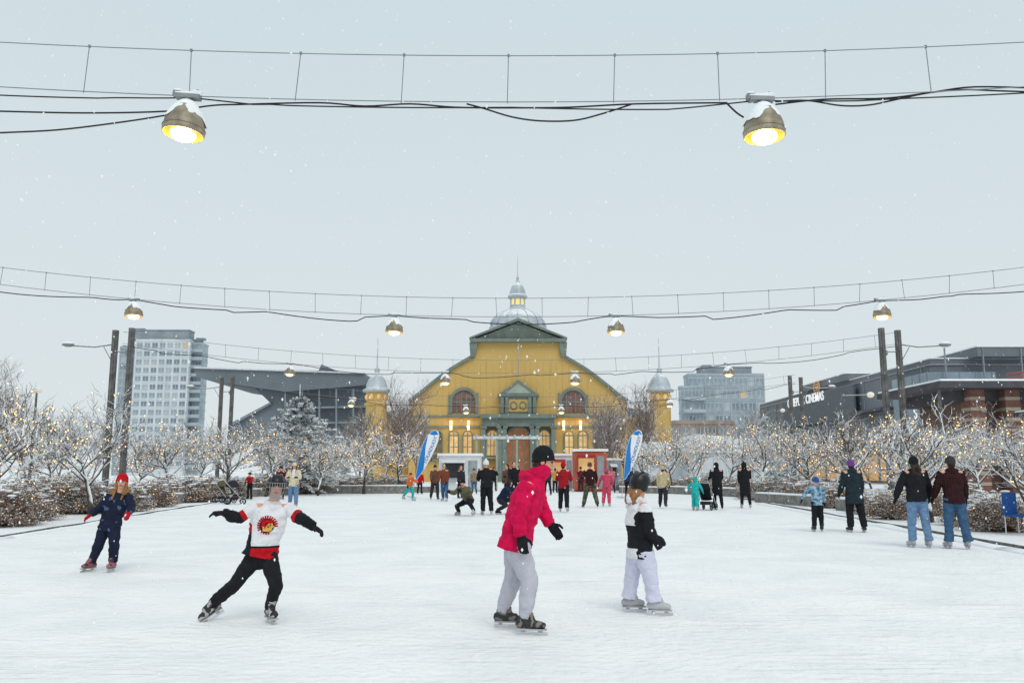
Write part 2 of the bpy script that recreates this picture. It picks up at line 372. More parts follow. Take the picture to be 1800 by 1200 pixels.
PINK=cloth("magenta_shell",c(205,14,74)); GREYT=cloth("light_grey_fleece",c(184,184,194),.05); NAVY=cloth("navy_snowsuit",c(30,36,56)); RED=cloth("red_fabric",c(180,20,32))
WHITE=cloth("white_fabric",(.74,.74,.76),.05); LAV=cloth("pale_lavender_snow_pants",c(206,207,226),.06); JEAN=cloth("faded_blue_denim",c(104,134,168)); JEAN2=cloth("blue_denim",c(62,92,124))
GOLD=cloth("gold_print",c(212,168,84)); BLOND=mat("blond_hair",c(150,106,66),.6,.25,25,0,.5,60); BRN=mat("brown_hair",c(52,34,24),.6,.25,25,0,.5,60)
HELM=mat("black_helmet_shell",(.008,.0085,.010),.34,.05,4,spec=.35); FUR=mat("tan_fur",c(150,120,80),.95,.35,40,0,.8,80)
WSK=mat("white_skate_leather",(.42,.42,.43),.5); BSK=mat("black_skate_leather",(.025,.025,.026),.45,.3,8); GSK=[BSK,mat("pale_skate_panel",(.42,.41,.40),.5)]; PSK=[mat("pink_skate_boot",c(150,92,102),.5),mat("dark_skate_panel",c(70,46,52),.5)]
def px(u0,v0,k): return lambda u,v,y=0:V(((u-u0)*k,y,(v0-v)*k))
q=px(180,1004,.00856)
J=dict(pelvis=q(188,925),waist=q(190,912),chest=q(195,893),neck=q(201,874),head=q(203,852.5),f=(.25,-1,-.05),
 shL=q(217,879),shR=q(184,879),elL=q(224,896,-.03),elR=q(171,897,-.05),wrL=q(226,906,-.14),wrR=q(160,908,-.12),
 hipL=q(195,930),hipR=q(180,930),knL=q(201,957,-.08),knR=q(172,957,-.02),anL=q(197,988),anR=q(160,988,.02),toeL=q(198,990,-.2),toeR=q(150,992,-.15))
person("child in navy snowsuit, red knit hat, fur hood, skating",G(180,1004),J,1.38,dict(jacket=[NAVY,cloth("grey_print",c(80,95,130))],jfn=lambda p,n:1 if noise.noise(p*16)>.42 else 0,puff=.018,hem=.07,trousers=NAVY,loose=.015,gloves=RED,hat='beanie',hatm=RED,hair=BLOND,long=.10,frontlock=1,fur=FUR,skates=PSK,jname="snowsuit_top"),.013,1.12,fine=True)
# hockey jersey child
q=px(430,1093,.00552)
J=dict(pelvis=q(454,974),waist=q(457,952),chest=q(464,923),neck=q(472,886),head=q(476,857),f=(.35,-1,-.12),
 shL=q(500,897,.03),shR=q(441,895,-.03),elL=q(528,913,-.10),elR=q(417,912,-.10),wrL=q(553,927,-.16),wrR=q(400,902,-.26),hdR=(-1,-.3,-.02),
 hipL=q(467,984),hipR=q(443,984),knL=q(490,1028,-.14),knR=q(409,1030,-.02),anL=q(473,1068),anR=q(366,1064,.06),toeL=q(495,1070,-.18),toeR=q(340,1085,-.06),tiltR=(-.75,-.35,-.55))
c0=J['chest']-V((-.025,0,.012))
def jers(p,n):
    xr=p.x-c0.x; zr=p.z-c0.z
    for s,sg in (('L',1),('R',-1)):
        if (p-J['sh'+s]).dot((J['el'+s]-J['sh'+s]).normalized())>.045 and (sg*(p.x-J['sh'+s].x)>.0):
            u=(J['el'+s]-J['sh'+s]).normalized(); w=(p-J['sh'+s]).dot(u)/(J['el'+s]-J['sh'+s]).length
            return 0 if w<.62 else (2 if w<.88 else 1)
    z=p.z-J['pelvis'].z
    if z<.055: return 2
    if z<.075: return 1
    return 0
def crest(jk):
    me=jk.data; bv=BVHTree.FromPolygons([v.co.copy() for v in me.vertices],[tuple(p.vertices) for p in me.polygons]); b=B()
    def patch(poly,m,off):
        n=len(poly); cx=sum(p[0] for p in poly)/n; cz=sum(p[1] for p in poly)/n; vs=[];K=4
        def pr(x,z):
            h=bv.ray_cast(V((c0.x+x,-1.5,c0.z+z)),V((0,1,0))); y=h[0].y if h[0] else 0; return (c0.x+x,y-off,c0.z+z)
        vs.append(pr(cx,cz))
        for k in range(1,K+1):
            for x,z in poly: vs.append(pr(cx+(x-cx)*k/K,cz+(z-cz)*k/K))
        fs=[(0,1+i,1+(i+1)%n) for i in range(n)]
        for k in range(K-1):
            for i in range(n): a=1+k*n; fs.append((a+i,a+(i+1)%n,a+n+(i+1)%n,a+n+i))
        b.add(vs,fs,m)
    ar=lambda r,a:(r*math.cos(math.radians(a)),r*math.sin(math.radians(a)))
    for a in range(-10,215,15): patch([ar(.060,a),ar(.100,a+3),ar(.096,a+12),ar(.060,a+16)],1,.004)
    patch([ar(.068,a) for a in range(0,360,15)],0,.006)
    patch([(-.035,-.050),(.018,-.058),(.045,-.045),(.050,-.022),(.068,-.010),(.054,.006),(.052,.030),(.010,.040),(-.030,.030),(-.042,.0)],2,.008)
    patch([(-.055,-.010),(-.045,.040),(.0,.060),(.045,.048),(.056,.024),(.012,.020),(-.008,-.006),(-.022,-.034)],1,.010)
    patch([(.034+.007*math.cos(t),.008+.006*math.sin(t)) for t in (0,1,2,3,4,5)],0,.012)
    for a in (225,242,259,276): patch([ar(.066,a),ar(.088,a+2),ar(.084,a+13),ar(.066,a+15)],1,.004)
    part("jersey_crest",b,[BLACK,RED,GOLD],jk,True)
person("child in white hockey jersey and caged helmet, arms outstretched",G(430,1093),J,1.46,dict(jacket=[WHITE,BLACK,RED],jfn=jers,puff=.013,hem=.022,flare=.018,trousers=BLACK,crest=crest,
 loose=.002,gloves=BLACK,hat='helmet',hatm=HELM,cage=1,skates=GSK,hair=BRN,jname="hockey_jersey"),.0085,1.10,fine=True)
# woman in magenta jacket
q=px(905,1110,.00517)
J=dict(pelvis=q(908,952),waist=q(914,922),chest=q(926,887),neck=q(943,842),head=q(958,811),f=(1,-.15,-.32),
 shL=q(943,859,.17),shR=q(927,858,-.17),elL=q(958,904,.2),elR=q(911,909,-.25),wrL=q(971,926,.16),wrR=q(916,941,-.26),hdL=(.6,0,-.8),
 hipL=q(906,966,.08),hipR=q(911,966,-.08),knL=q(903,1020,.13),knR=q(931,1020,-.10),anL=q(881,1064,.2),anR=q(921,1084,-.12),toeL=q(925,1068,.18),toeR=q(957,1084,-.16))
for s in('anL','toeL'): J[s].z=.145
person("woman in magenta winter jacket, black beanie, grey sweatpants, skating",G(905,1110),J,1.74,dict(jacket=PINK,puff=.015,hem=.055,flare=.008,trousers=GREYT,loose=.008,cuff=.024,hood=1,gloves=BLACK,hat='beanie',hatm=BLACK,hair=BRN,scarf=PINK,skates=[BSK,mat("tan_skate_panel",c(120,112,104),.5)]),.011,1.0,fine=True)
# child in white and black jacket
q=px(1128,1078,.00585)
J=dict(pelvis=q(1128,968),waist=q(1127,945),chest=q(1126,918),neck=q(1127,880),head=q(1131,852),f=(.75,.65,-.15),
 shL=q(1118,892,.14),shR=q(1134,892,-.14),elL=q(1135,928,.2),elR=q(1140,930,-.19),wrL=q(1158,946,.10),wrR=q(1152,950,-.13),
 hipL=q(1122,975,.07),hipR=q(1134,975,-.07),knL=q(1114,1020,.10),knR=q(1144,1022,-.08),anL=q(1108,1054,.12),anR=q(1148,1055,-.08),toeL=q(1125,1055,.12),toeR=q(1172,1055,-.1))
KP=J['chest'].z-.02
def kf(p,n):
    if p.y<-.13 or (p.x>.06 and p.z<.92 and p.z>.6 and p.y<-.09): return 1 if p.z<1.04 else 0
    return 1 if .66<p.z<KP-.02 else 0
person("child in white and black jacket, helmet and pale snow pants",G(1128,1078),J,1.45,dict(jacket=[WHITE,BLACK],jfn=kf,puff=.014,hem=.06,hood=1,trousers=LAV,loose=.016,cuff=.046,gloves=BLACK,hat='helmet',hatm=HELM,hair=BLOND,long=.01,skates=WSK),.0085,1.12,fine=True)
# mid and far people
def P(u,v,H,rot,label,o,pose=None,vox=.02,hs=1.0):
    o=dict(o); o['puff']=o.get('puff',.03)*.5; pose=dict(pose or {}); pose.setdefault('lean',R.uniform(1,9)); pose.setdefault('headturn',R.uniform(-30,30))
    if 'arms' not in pose: pose['arms']=tuple((R.uniform(-10,25),R.uniform(4,11),R.choice((12,25,75)),R.uniform(-12,4)) for _ in (0,1))
    if 'legs' not in pose: a=R.uniform(-2,18); pose['legs']=((a,R.uniform(1,6),a+R.uniform(0,10)),(-a*.8,R.uniform(1,6),R.uniform(2,14)))
    person(label,G(u,v),fk(H,**pose),H,o,vox,hs,math.radians(rot))
DT=cloth("dark_teal_coat",c(36,48,56)); BRK=plaid("dark_plaid",c(50,30,32),c(80,42,42),c(26,20,24),7,.4); CAM=mat("olive_camouflage",c(80,80,62),.9,.7,9); TEAL=cloth("teal_snowsuit",c(40,170,166)); CREAM=cloth("cream_jacket",c(212,200,172))
PURP=cloth("purple_knit",c(110,66,136)); BEIGE=cloth("beige_jacket",c(188,172,134)); CHAR=cloth("charcoal_fabric",c(48,48,54)); BROWN=cloth("brown_fabric",c(104,72,58)); ROSE=cloth("rose_fabric",c(200,74,100)); ORA=cloth("orange_fabric",c(210,104,48)); OLV=cloth("olive_fabric",c(96,92,72)); KHK=cloth("khaki_fabric",c(134,122,100)); BLUE=cloth("blue_fabric",c(40,84,150))
TPR=mat("blue_camouflage_print",c(30,100,136),.85,.2,14,col2=c(150,176,190))
P(1618,962,1.66,180,"woman in black puffer jacket and light jeans holding hands",dict(jacket=BLACK,puff=.04,hem=.05,trousers=JEAN,loose=.010,cuff=.042,hat='beanie',hatm=BLACK,hair=BRN,long=.08,hood=1,skates=WSK),dict(arms=((8,24,12),(12,22,18)),legs=((6,3,10),(-6,2,8)),lean=5),.012)
P(1684,964,1.66,176,"person in dark plaid jacket and loose blue jeans",dict(jacket=BRK,puff=.04,hem=.07,trousers=JEAN2,loose=.014,cuff=.050,hair=BRN,hood=1,skates=WSK,hat='beanie',hatm=mat("dark_grey_knit",c(58,52,54))),dict(arms=((12,18,18),(8,16,14)),legs=((4,4,6),(-5,4,8)),lean=6),.012)
P(1439,934,1.2,175,"child in blue patterned jacket and black snow pants",dict(jacket=TPR,puff=.03,hem=.08,trousers=BLACK,loose=.015,hat='beanie',hatm=BLUE,skates=BSK),dict(arms=((15,40,10),(5,14,10))),.015,1.15)
P(1505,935,1.66,182,"adult in long dark teal coat and purple hat",dict(jacket=DT,puff=.04,hem=.17,trousers=BLACK,loose=.02,hat='beanie',hatm=PURP,hood=1,skates=BSK,hair=BRN),dict(arms=((5,13,25),(5,13,25))),.014)
P(515,894,1.72,5,"adult in cream jacket, jeans and knit hat",dict(jacket=[CREAM,WHITE],jfn=lambda p,n:1 if abs(p.x)<.05 and n.y<0 and p.z>1.2 else 0,puff=.035,hem=.05,trousers=JEAN,loose=.01,hat='beanie',hatm=CREAM,hair=BRN,long=.08,frontlock=1,skates=WSK),dict(arms=((25,14,70,-20),(25,14,70,-20))),.014)
P(1262,895,1.72,175,"adult in long black hooded coat pushing a stroller",dict(jacket=BLACK,puff=.03,hem=.24,trousers=BLACK,hat='hoodup',hatm=BLACK),dict(arms=((35,8,40),(35,8,40))))
P(1311,893,1.75,170,"adult in long black coat with hood",dict(jacket=BLACK,puff=.03,hem=.28,trousers=BLACK,hat='hoodup',hatm=BLACK,skates=WSK))
P(1223,897,1.15,150,"small child in teal snowsuit",dict(jacket=TEAL,puff=.03,hem=.07,trousers=TEAL,loose=.025,gloves=TEAL,hat='hoodup',hatm=TEAL,skates=WSK),dict(arms=((10,45,5),(10,25,20))),.02,1.2)
P(1166,893,1.68,160,"person in beige jacket and dark trousers",dict(jacket=BEIGE,puff=.025,hem=.06,trousers=CHAR,loose=.012,hat='beanie',hatm=BEIGE,hair=BRN,skates=BSK),dict(lean=12,legs=((35,6,30),(-20,5,25))))
P(1067,890,1.5,170,"child in rose jacket and red snow pants",dict(jacket=ROSE,puff=.025,hem=.06,trousers=ROSE,loose=.018,hat='beanie',hatm=ROSE,hair=BRN,skates=WSK),dict(arms=((20,30,20),(20,14,20))),.02,1.1)
P(1038,892,1.75,185,"adult in plaid shirt jacket and camouflage trousers",dict(jacket=BRK,puff=.03,hem=.06,trousers=CAM,loose=.02,hat='beanie',hatm=BROWN,skates=BSK),dict(arms=((20,20,60),(10,18,50)),legs=((8,12,6),(-6,12,8))))
P(991,900,1.72,170,"person in red jacket and black snow pants",dict(jacket=cloth("deep_red_jacket",c(150,28,40)),puff=.03,hem=.07,trousers=BLACK,loose=.016,hat='beanie',hatm=RED,hair=BRN,skates=WSK),dict(arms=((20,15,60,-10),(20,15,60,-10))))
P(720,880,1.3,60,"child in orange and teal snowsuit",dict(jacket=ORA,puff=.025,hem=.06,trousers=TEAL,loose=.015,hat='beanie',hatm=RED,skates=WSK),dict(arms=((40,20,20),(-10,20,20)),legs=((20,5,20),(-22,5,20))),.02,1.1)
P(764,878,1.72,20,"adult in brown jacket and grey trousers",dict(jacket=BROWN,puff=.03,hem=.06,trousers=CHAR,loose=.012,hat='beanie',hatm=CHAR,skates=BSK),dict(arms=((15,14,70,-15),(15,12,30))))
P(781,881,1.75,-20,"adult in rust jacket and blue jeans",dict(jacket=cloth("rust_jacket",c(120,66,48)),puff=.03,hem=.05,trousers=JEAN2,loose=.012,hair=BRN,skates=WSK))
P(809,876,1.68,40,"adult in charcoal coat standing on rink",dict(jacket=CHAR,puff=.025,hem=.12,trousers=BLACK,hair=BLOND,long=.05))
P(855,905,1.78,190,"adult in black jacket and white pom hat",dict(jacket=BLACK,puff=.035,hem=.07,trousers=BLACK,loose=.015,hat='beanie',hatm=WHITE,pom=1,skates=WSK),dict(arms=((20,12,60,-10),(20,12,60,-10)),lean=16))
CR=dict(lean=38,legs=((95,18,125),(70,18,130)),arms=((70,5,30),(60,5,40)))
P(824,906,1.75,-30,"adult in olive jacket crouching on the ice",dict(jacket=OLV,puff=.03,hem=.0,trousers=BLACK,hat='beanie',hatm=BLACK,skates=WSK),CR)
P(880,903,1.7,60,"adult in dark blue jacket crouching on the ice",dict(jacket=cloth("dark_blue_jacket",c(36,46,70)),puff=.03,hem=.0,trousers=CHAR,hat='hoodup',hatm=CHAR),CR)
P(903,886,1.84,10,"adult in black coat standing on rink",dict(jacket=BLACK,puff=.03,hem=.08,trousers=BLACK,hair=BRN))
P(892,880,1.74,-40,"adult in dark brown jacket standing on rink",dict(jacket=BROWN,puff=.03,hem=.08,trousers=BLACK,hair=BRN))
P(833,868,1.55,0,"person in khaki jacket near rink edge",dict(jacket=KHK,puff=.03,hem=.06,trousers=JEAN2,hat='beanie',hatm=CHAR))
P(963,870,1.7,200,"person in grey jacket near kiosk",dict(jacket=CHAR,puff=.03,hem=.06,trousers=BLACK,hat='beanie',hatm=ORA))
P(976,866,1.6,160,"person in yellow jacket near kiosk",dict(jacket=cloth("yellow_jacket",c(190,150,60)),puff=.03,hem=.06,trousers=BLACK,hair=BRN))
P(1105,874,1.75,180,"person in blue jacket beside feather flag",dict(jacket=cloth("dark_denim_blue",c(36,58,92)),puff=.03,hem=.06,trousers=BLACK,hat='beanie',hatm=BLUE))
P(1076,867,1.65,180,"person in pink coat near kiosk",dict(jacket=cloth("dusty_pink",c(180,104,124)),puff=.03,hem=.12,trousers=CHAR,hair=BLOND))
P(1021,864,1.7,170,"person in dark red parka near kiosk",dict(jacket=cloth("wine_parka",c(104,36,44)),puff=.03,hem=.1,trousers=CHAR,hat='beanie',hatm=CHAR))
P(868,863,1.7,20,"person in black parka near rink edge",dict(jacket=BLACK,puff=.03,hem=.1,trousers=CHAR,hat='beanie',hatm=RED))
P(738,868,1.4,30,"child in red jacket near rink edge",dict(jacket=RED,puff=.03,hem=.06,trousers=BLACK,hat='beanie',hatm=BLACK),None,.02,1.1)
P(492,878,1.65,10,"person in red patterned jacket near stroller",dict(jacket=plaid("red_plaid",c(110,36,36),c(40,20,20),c(20,20,24),8),puff=.03,hem=.06,trousers=CHAR,hat='beanie',hatm=CHAR))
P(438,878,1.3,-20,"child in red and black jacket beside stroller",dict(jacket=[RED,BLACK],jfn=lambda p,n:1 if p.z<.85 else 0,puff=.03,hem=.06,trousers=BLACK,hat='beanie',hatm=BLACK))
# ------------------------------------------------------------------ ground
def snowmat(name,tint=1.0):
    m=bpy.data.materials.new(name); m.use_nodes=True; nt=m.node_tree; N=nt.nodes; L=nt.links; p=N["Principled BSDF"]
    p.inputs["Roughness"].default_value=.65; p.inputs["Specular IOR Level"].default_value=.2
    tc=N.new("ShaderNodeTexCoord")
    def nz(sc,det,scale=(1,1,1),rot=0,dist=0):
        mp=N.new("ShaderNodeMapping"); mp.inputs["Scale"].default_value=scale; mp.inputs["Rotation"].default_value=(0,0,rot); L.new(tc.outputs["Object"],mp.inputs[0])
        n=N.new("ShaderNodeTexNoise"); n.inputs["Scale"].default_value=sc; n.inputs["Detail"].default_value=det; n.inputs["Distortion"].default_value=dist; L.new(mp.outputs[0],n.inputs["Vector"]); return n.outputs["Fac"]
    def mrg(src,a,b_,c_,d_):
        r=N.new("ShaderNodeMapRange"); r.inputs[1].default_value=a; r.inputs[2].default_value=b_; r.inputs[3].default_value=c_; r.inputs[4].default_value=d_; L.new(src,r.inputs[0]); return r.outputs[0]
    def mul(a,b_):
        x=N.new("ShaderNodeMath"); x.operation='MULTIPLY'; L.new(a,x.inputs[0]); L.new(b_,x.inputs[1]); return x.outputs[0]
    def add(a,b_):
        x=N.new("ShaderNodeMath"); x.operation='ADD'; L.new(a,x.inputs[0]); L.new(b_,x.inputs[1]); return x.outputs[0]
    r=N.new("ShaderNodeValToRGB"); r.color_ramp.elements[0].position=.34; r.color_ramp.elements[0].color=(.845,.862,.868,1); r.color_ramp.elements[1].position=.62; r.color_ramp.elements[1].color=(.925,.926,.925,1)
    L.new(nz(.8,8,dist=.8),r.inputs[0])
    t1=mrg(nz(7,2,(.10,1.9,1),.9,.5),.61,.67,0,1); t2=mrg(nz(7,2,(.09,2.1,1),-.9,.5),.62,.68,0,1); t3=mrg(nz(6,2,(.10,2.0,1),1.5,.4),.60,.66,0,1)
    patch=mrg(nz(.5,3),.42,.6,0,1)
    tr=mul(add(add(t1,t2),t3),patch)
    fine=nz(9,5); med=nz(2.2,4)
    shade=mrg(tr,0,1.6,1.0,.945)
    mx=N.new("ShaderNodeMix"); mx.data_type='RGBA'; mx.blend_type='MULTIPLY'; mx.inputs[0].default_value=1; L.new(r.outputs[0],mx.inputs[6]); L.new(shade,mx.inputs[7])
    L.new(mx.outputs[2],p.inputs["Base Color"])
    hgt=add(mul(fine,fine),med); x=N.new("ShaderNodeMath"); x.operation='MULTIPLY_ADD'; x.inputs[1].default_value=-.18; L.new(tr,x.inputs[0]); L.new(hgt,x.inputs[2])
    bp=N.new("ShaderNodeBump"); bp.inputs["Strength"].default_value=.75; bp.inputs["Distance"].default_value=.06; L.new(x.outputs[0],bp.inputs["Height"]); L.new(bp.outputs[0],p.inputs["Normal"])
    return m
PS=snowmat("packed_snow")
b=B(); b.add([(-2500,-300,-.004),(2500,-300,-.004),(2500,3500,-.004),(-2500,3500,-.004)],[(0,1,2,3)]); struct("snow_ground",b,mat("ground_snow",(.86,.87,.878),.7,.05,.5,0,.5,3))
b=B(); 
l0,l1=G(0,945),G(380,884); r0,r1=G(1800,965),G(1350,885)
b.add([(-11.5,-6,0),(10,-6,0),(r0.x,r0.y,0),(12.3,58,0),(-15.5,58,0),(l0.x,l0.y,0)],[(0,1,2,3,4,5)]); struct("ice_rink",b,PS)
def segwall(name,label,cat,p,q,w,h,mt,snow=True,group=None):
    p=V((p[0],p[1],0)); q=V((q[0],q[1],0)); d=(q-p); L=d.length; d.normalize(); s=V((-d.y,d.x,0))
    root=thing(name,label,cat,p,0,group)
    b=B(); n=max(1,int(L/2.4))
    if h>.2:
        for i in range(n):
            a=L*i/n+.01; e=L*(i+1)/n-.01
            b.obox(d*((a+e)/2)+V((0,0,h/2)),d*((e-a)/2),s*(w/2),V((0,0,h/2)))
        part("wall_block",b,mt,root)
    else:
        k=int(L/.6); b.tube([d*(L*i/k)+s*(.02*noise.noise(V((i*.3,p.x,0))))+V((0,0,h*.5+.03*noise.noise(V((i*.21,p.y,3))))) for i in range(k+1)],[(w/2,h/2)]*(k+1),6,side=s); part("edging_strip",b,mt,root)
        for sg,wd in ((1,.5),(-1,.28)):
            b=B(); b.tube([d*(L*i/k)+s*(sg*(w/2+wd*.55+.06*noise.noise(V((i*.5,sg*3,0)))))+V((0,0,-.01)) for i in range(k+1)],[(wd*.55,.055+.04*noise.noise(V((i*.4,sg*5,1)))) for i in range(k+1)],8,side=s); part("snow_bank",b,SNOW,root,True)
    if snow:
        b=B(); k=max(8,int(L/.5)); b.tube([d*(L*i/k)+V((0,0,h+.01+.015*R.random())) for i in range(k+1)],[(w/2*R.uniform(.82,1.0),.05+.02*R.random()) for i in range(k+1)],8,side=s); part("snow_cap",b,SNOW,root,True)
    return root
DK=mat("dark_rubber_edging",(.15,.145,.14),.8,.5,6)
for p_,q_ in (((-11.2,5),(l0.x,l0.y)),((l0.x,l0.y),(l1.x,l1.y)),((9.0,5),(r0.x,r0.y)),((r0.x,r0.y),(r1.x,r1.y))):
    segwall("rink_edging","dark low edging strip between drifts of snow","rink edging",p_,q_,.05,.06,DK,False,"rink edging strips")
def gw(u0,v0,u1,v1,h=.42):
    a,bb=G(u0,v0),G(u1,v1); segwall("bench_wall","low grey stone bench wall topped with snow","bench wall",(a.x,a.y),(bb.x,bb.y),.5,h,STONE,True,"low stone bench walls")
gw(-30,925,20,917); gw(222,897,345,879); gw(380,875,520,869); gw(525,867,715,867,.5); gw(1175,867,1330,874,.45); gw(1335,882,1460,892); gw(1480,896,1580,907); gw(1090,866,1170,867,.4); gw(720,865,770,865,.4)
# ------------------------------------------------------------------ vegetation
BARK=mat("snowy_bark",(.080,.064,.055),.9,.3,6,snow=-.08); BARKB=mat("snowy_brown_bark",(.20,.145,.125),.9,.3,6,snow=.30)
BULB=mat("warm_bulb",(.9,.6,.2),.5,.05,3,emit=(1.0,.52,.11),es=3.4); WIRE=mat("light_string_wire",(.05,.06,.05),.8)
def tree_mesh(seed,h,spread,first=.28,levels=4,kids=(8,5,5,4),lean=.2,tr=.09,upb=.15,tf=.62,lf=.62,mn=.0055,dr=0.0):
    r=random.Random(seed); T=B(); C=B(); tips=[]
    def branch(p,d,L,rad,lev):
        n=4 if lev<2 else 3; pts=[p]; cur=p; dd=d.copy()
        for i in range(n):
            dd=(dd+V((r.uniform(-1,1),r.uniform(-1,1),r.uniform(-.7,.8)))*(.16+.05*lev)+V((0,0,upb*.25-(dr if lev>=2 else 0)))).normalized(); cur=cur+dd*L/n; pts.append(cur)
        rr=[rad*(1-.7*i/n) for i in range(n+1)]
        (T if lev==0 else C).tube(pts,rr,7 if lev==0 else (5 if lev==1 else 3))
        if lev>=2: tips.extend(pts[1:])
        if lev>=levels: return
        for k in range(kids[lev]):
            t=(first if lev==0 else .25)+(1-(first if lev==0 else .25))*(k+r.random())/kids[lev]
            i=min(n-1,int(t*n)); q=pts[i].lerp(pts[i+1],t*n-i)
            a=r.uniform(0,2*math.pi) if lev else 2.4*k+r.uniform(-.4,.4); side=V((math.cos(a),math.sin(a),0)); side=(side-dd*side.dot(dd)).normalized()
            w=r.uniform(.75,1.25) if lev==0 else r.uniform(.5,1.1)
            nd=(dd*.62+side*w*(spread if lev==0 else 1)+V((0,0,upb))).normalized()
            branch(q,nd,L*(lf if lev==0 else .58)*r.uniform(.75,1.15)*(1-.3*t if lev==0 else 1),max(mn,rad*.48),lev+1)
    branch(V((0,0,0)),V((lean*r.uniform(-1,1),lean*r.uniform(-1,1),1)).normalized(),h*tf,tr,0)
    return T,C,tips
def make_tree(seed,h,spread,label,bark,group,**kw):
    T,C,tips=tree_mesh(seed,h,spread,**kw); root=thing("tree",label,"tree",(0,0,0),0,group)
    part("trunk",T,bark,root,True); part("crown",C,bark,root); return root,tips
LAB="small bare tree with snow on its branches"
small=[]
for sd in (3,11,19,27): small.append(make_tree(sd,4.5,1.05,LAB,BARK,"small snowy trees beside the rink",kids=(10,6,5,4),tr=.10,upb=.16,tf=.47,lf=1.05,first=.42,lean=.15,mn=.0085,dr=.02))
tall=[]
for sd in (5,8): tall.append(make_tree(sd,10.0,.75,"tall bare brown tree behind the rink",BARKB,"tall bare trees",kids=(12,7,5,4),tr=.15,upb=.38))
def lights_mesh(pts,n,seed,rad=.028,wire=True):
    r=random.Random(seed); b=B(); P0=[r.choice(pts)+V((r.uniform(-.04,.04),)*3) for i in range(n)]
    for p in P0: b.ball(p,(rad,rad,rad),None,5,3)
    if wire:
        left=P0[1:]; cur=P0[0]
        while left:
            j=min(range(len(left)),key=lambda i:(left[i]-cur).length); nx=left.pop(j)
            b.tube([cur,(cur+nx)/2-V((0,0,.03)),nx],.004 if (nx-cur).length<.8 else .002,3,m=1)
            cur=nx
    return b.mesh("string_lights",[BULB,WIRE])
slm=[lights_mesh(t[1],100,i,.021) for i,t in enumerate(small)]
def at(u,Y): return S(u,828,Y)
USED=set()
def put(proto,i,loc,rot,sc):
    root=proto[i][0]
    if root.name not in USED:
        USED.add(root.name); root.location=loc; root.rotation_euler=(0,0,rot); root.scale=(sc,)*3; return root
    return clone(root,loc,rot,sc)
def gtree(u,Y,sc,i,lit=True):
    p=at(u,Y); p.z=0; rot=R.uniform(0,6.28)
    put(small,i%4,p,rot,sc)
    if lit:
        o=thing("string_lights","warm string lights wound through snowy branches","string lights",p,rot,"string lights in trees",data=slm[i%4]); o.scale=(sc,)*3
for i,(u,Y,sc) in enumerate([(165,29,1.0),(-10,24,.85),(-80,28,1.15),(95,44,.95),(240,46,.9),(300,44,1.0),(395,46,1.1),(470,50,1.0),(560,52,.85),(640,56,1.1),(700,60,1.05),(590,62,1.05),(350,56,1.0),
   (1632,25,.80),(1800,20,.68),(1510,34,.92),(1425,42,1.0),(1340,48,1.05),(1180,58,1.1),(1275,56,1.1),(1570,38,.95),(1725,33,.9),(1130,60,.9),(1465,50,1.0),(1225,60,1.0),(1385,56,1.05),(1680,44,1.0)]): gtree(u,Y,sc,i)
for i,(u,Y,sc) in enumerate([(700,78,1.0),(672,84,.88),(735,86,.8),(1085,78,.88),(1064,84,.75),(1122,84,1.05),(5,38,.60),(-50,42,.8),(52,60,.66),(1300,90,.85),(1195,90,.6),(632,92,.75),(655,96,.9),(1150,92,.78),(1100,90,.9),(100,70,.62),(1385,80,.6),(400,84,.62),(460,90,.66),(560,90,.7),(1480,70,.6),(1530,72,.62),(160,80,.6)]):
    p=at(u,Y); p.z=0; put(tall,i%2,p,R.uniform(0,6.28),sc)
SHB=mat("snowy_shrub_twigs",(.18,.11,.07),.9,.35,4,snow=.52,col2=(.26,.17,.115)); 
def shrub(seed,sp=1.0):
    r=random.Random(seed); b=B(); tips=[]
    for i in range(440):
        a=r.uniform(0,6.28); t=r.random()**.6; el=math.acos(1-t*.95)
        d=V((math.cos(a)*math.sin(el)*1.0,math.sin(a)*math.sin(el)*.9,math.cos(el))); L=r.uniform(.80,1.06)*(1.25+.35*noise.noise(d*2+V((seed,0,0))))
        p0=V((d.x*.25,d.y*.25,0)); p1=p0+d*L*.5+V((0,0,.1)); p2=p0+V((d.x*.85,d.y*.85,d.z*1.0))*L+V((r.uniform(-.08,.08),r.uniform(-.08,.08),0))
        b.tube([p0,p1,p2],[.010,.008,.005],3); tips.append(p2)
        for k in range(6):
            q=p1.lerp(p2,r.random()); e=q+V((r.uniform(-.15,.15),r.uniform(-.15,.15),r.uniform(-.02,.15))); b.tube([q,e],[.006,.004],3); tips.append(e)
            for j in range(5):
                x=e+V((r.uniform(-.08,.08),r.uniform(-.08,.08),r.uniform(-.08,.03))); s=r.uniform(.014,.032); n1=V((r.uniform(-1,1),r.uniform(-1,1),r.uniform(-.5,.5))).normalized()*s; n2=V((r.uniform(-1,1),r.uniform(-1,1),r.uniform(-.6,.6))).normalized()*s
                b.add([x-n1,x-n2,x+n1,x+n2],[(0,1,2,3)])
        if d.z>.62 and i%2==0:
            s=r.uniform(.05,.10); b.ball(p2-V((0,0,.03)),(s*1.6,s*1.3,s*.38),None,7,4,m=1)
    return b,tips
shm=[];shl=[]
for i in range(4):
    b,t=shrub(20+i); shm.append(b.mesh("shrub",[SHB,SNOW])); shl.append(lights_mesh(t,34,40+i,.016))
k=0
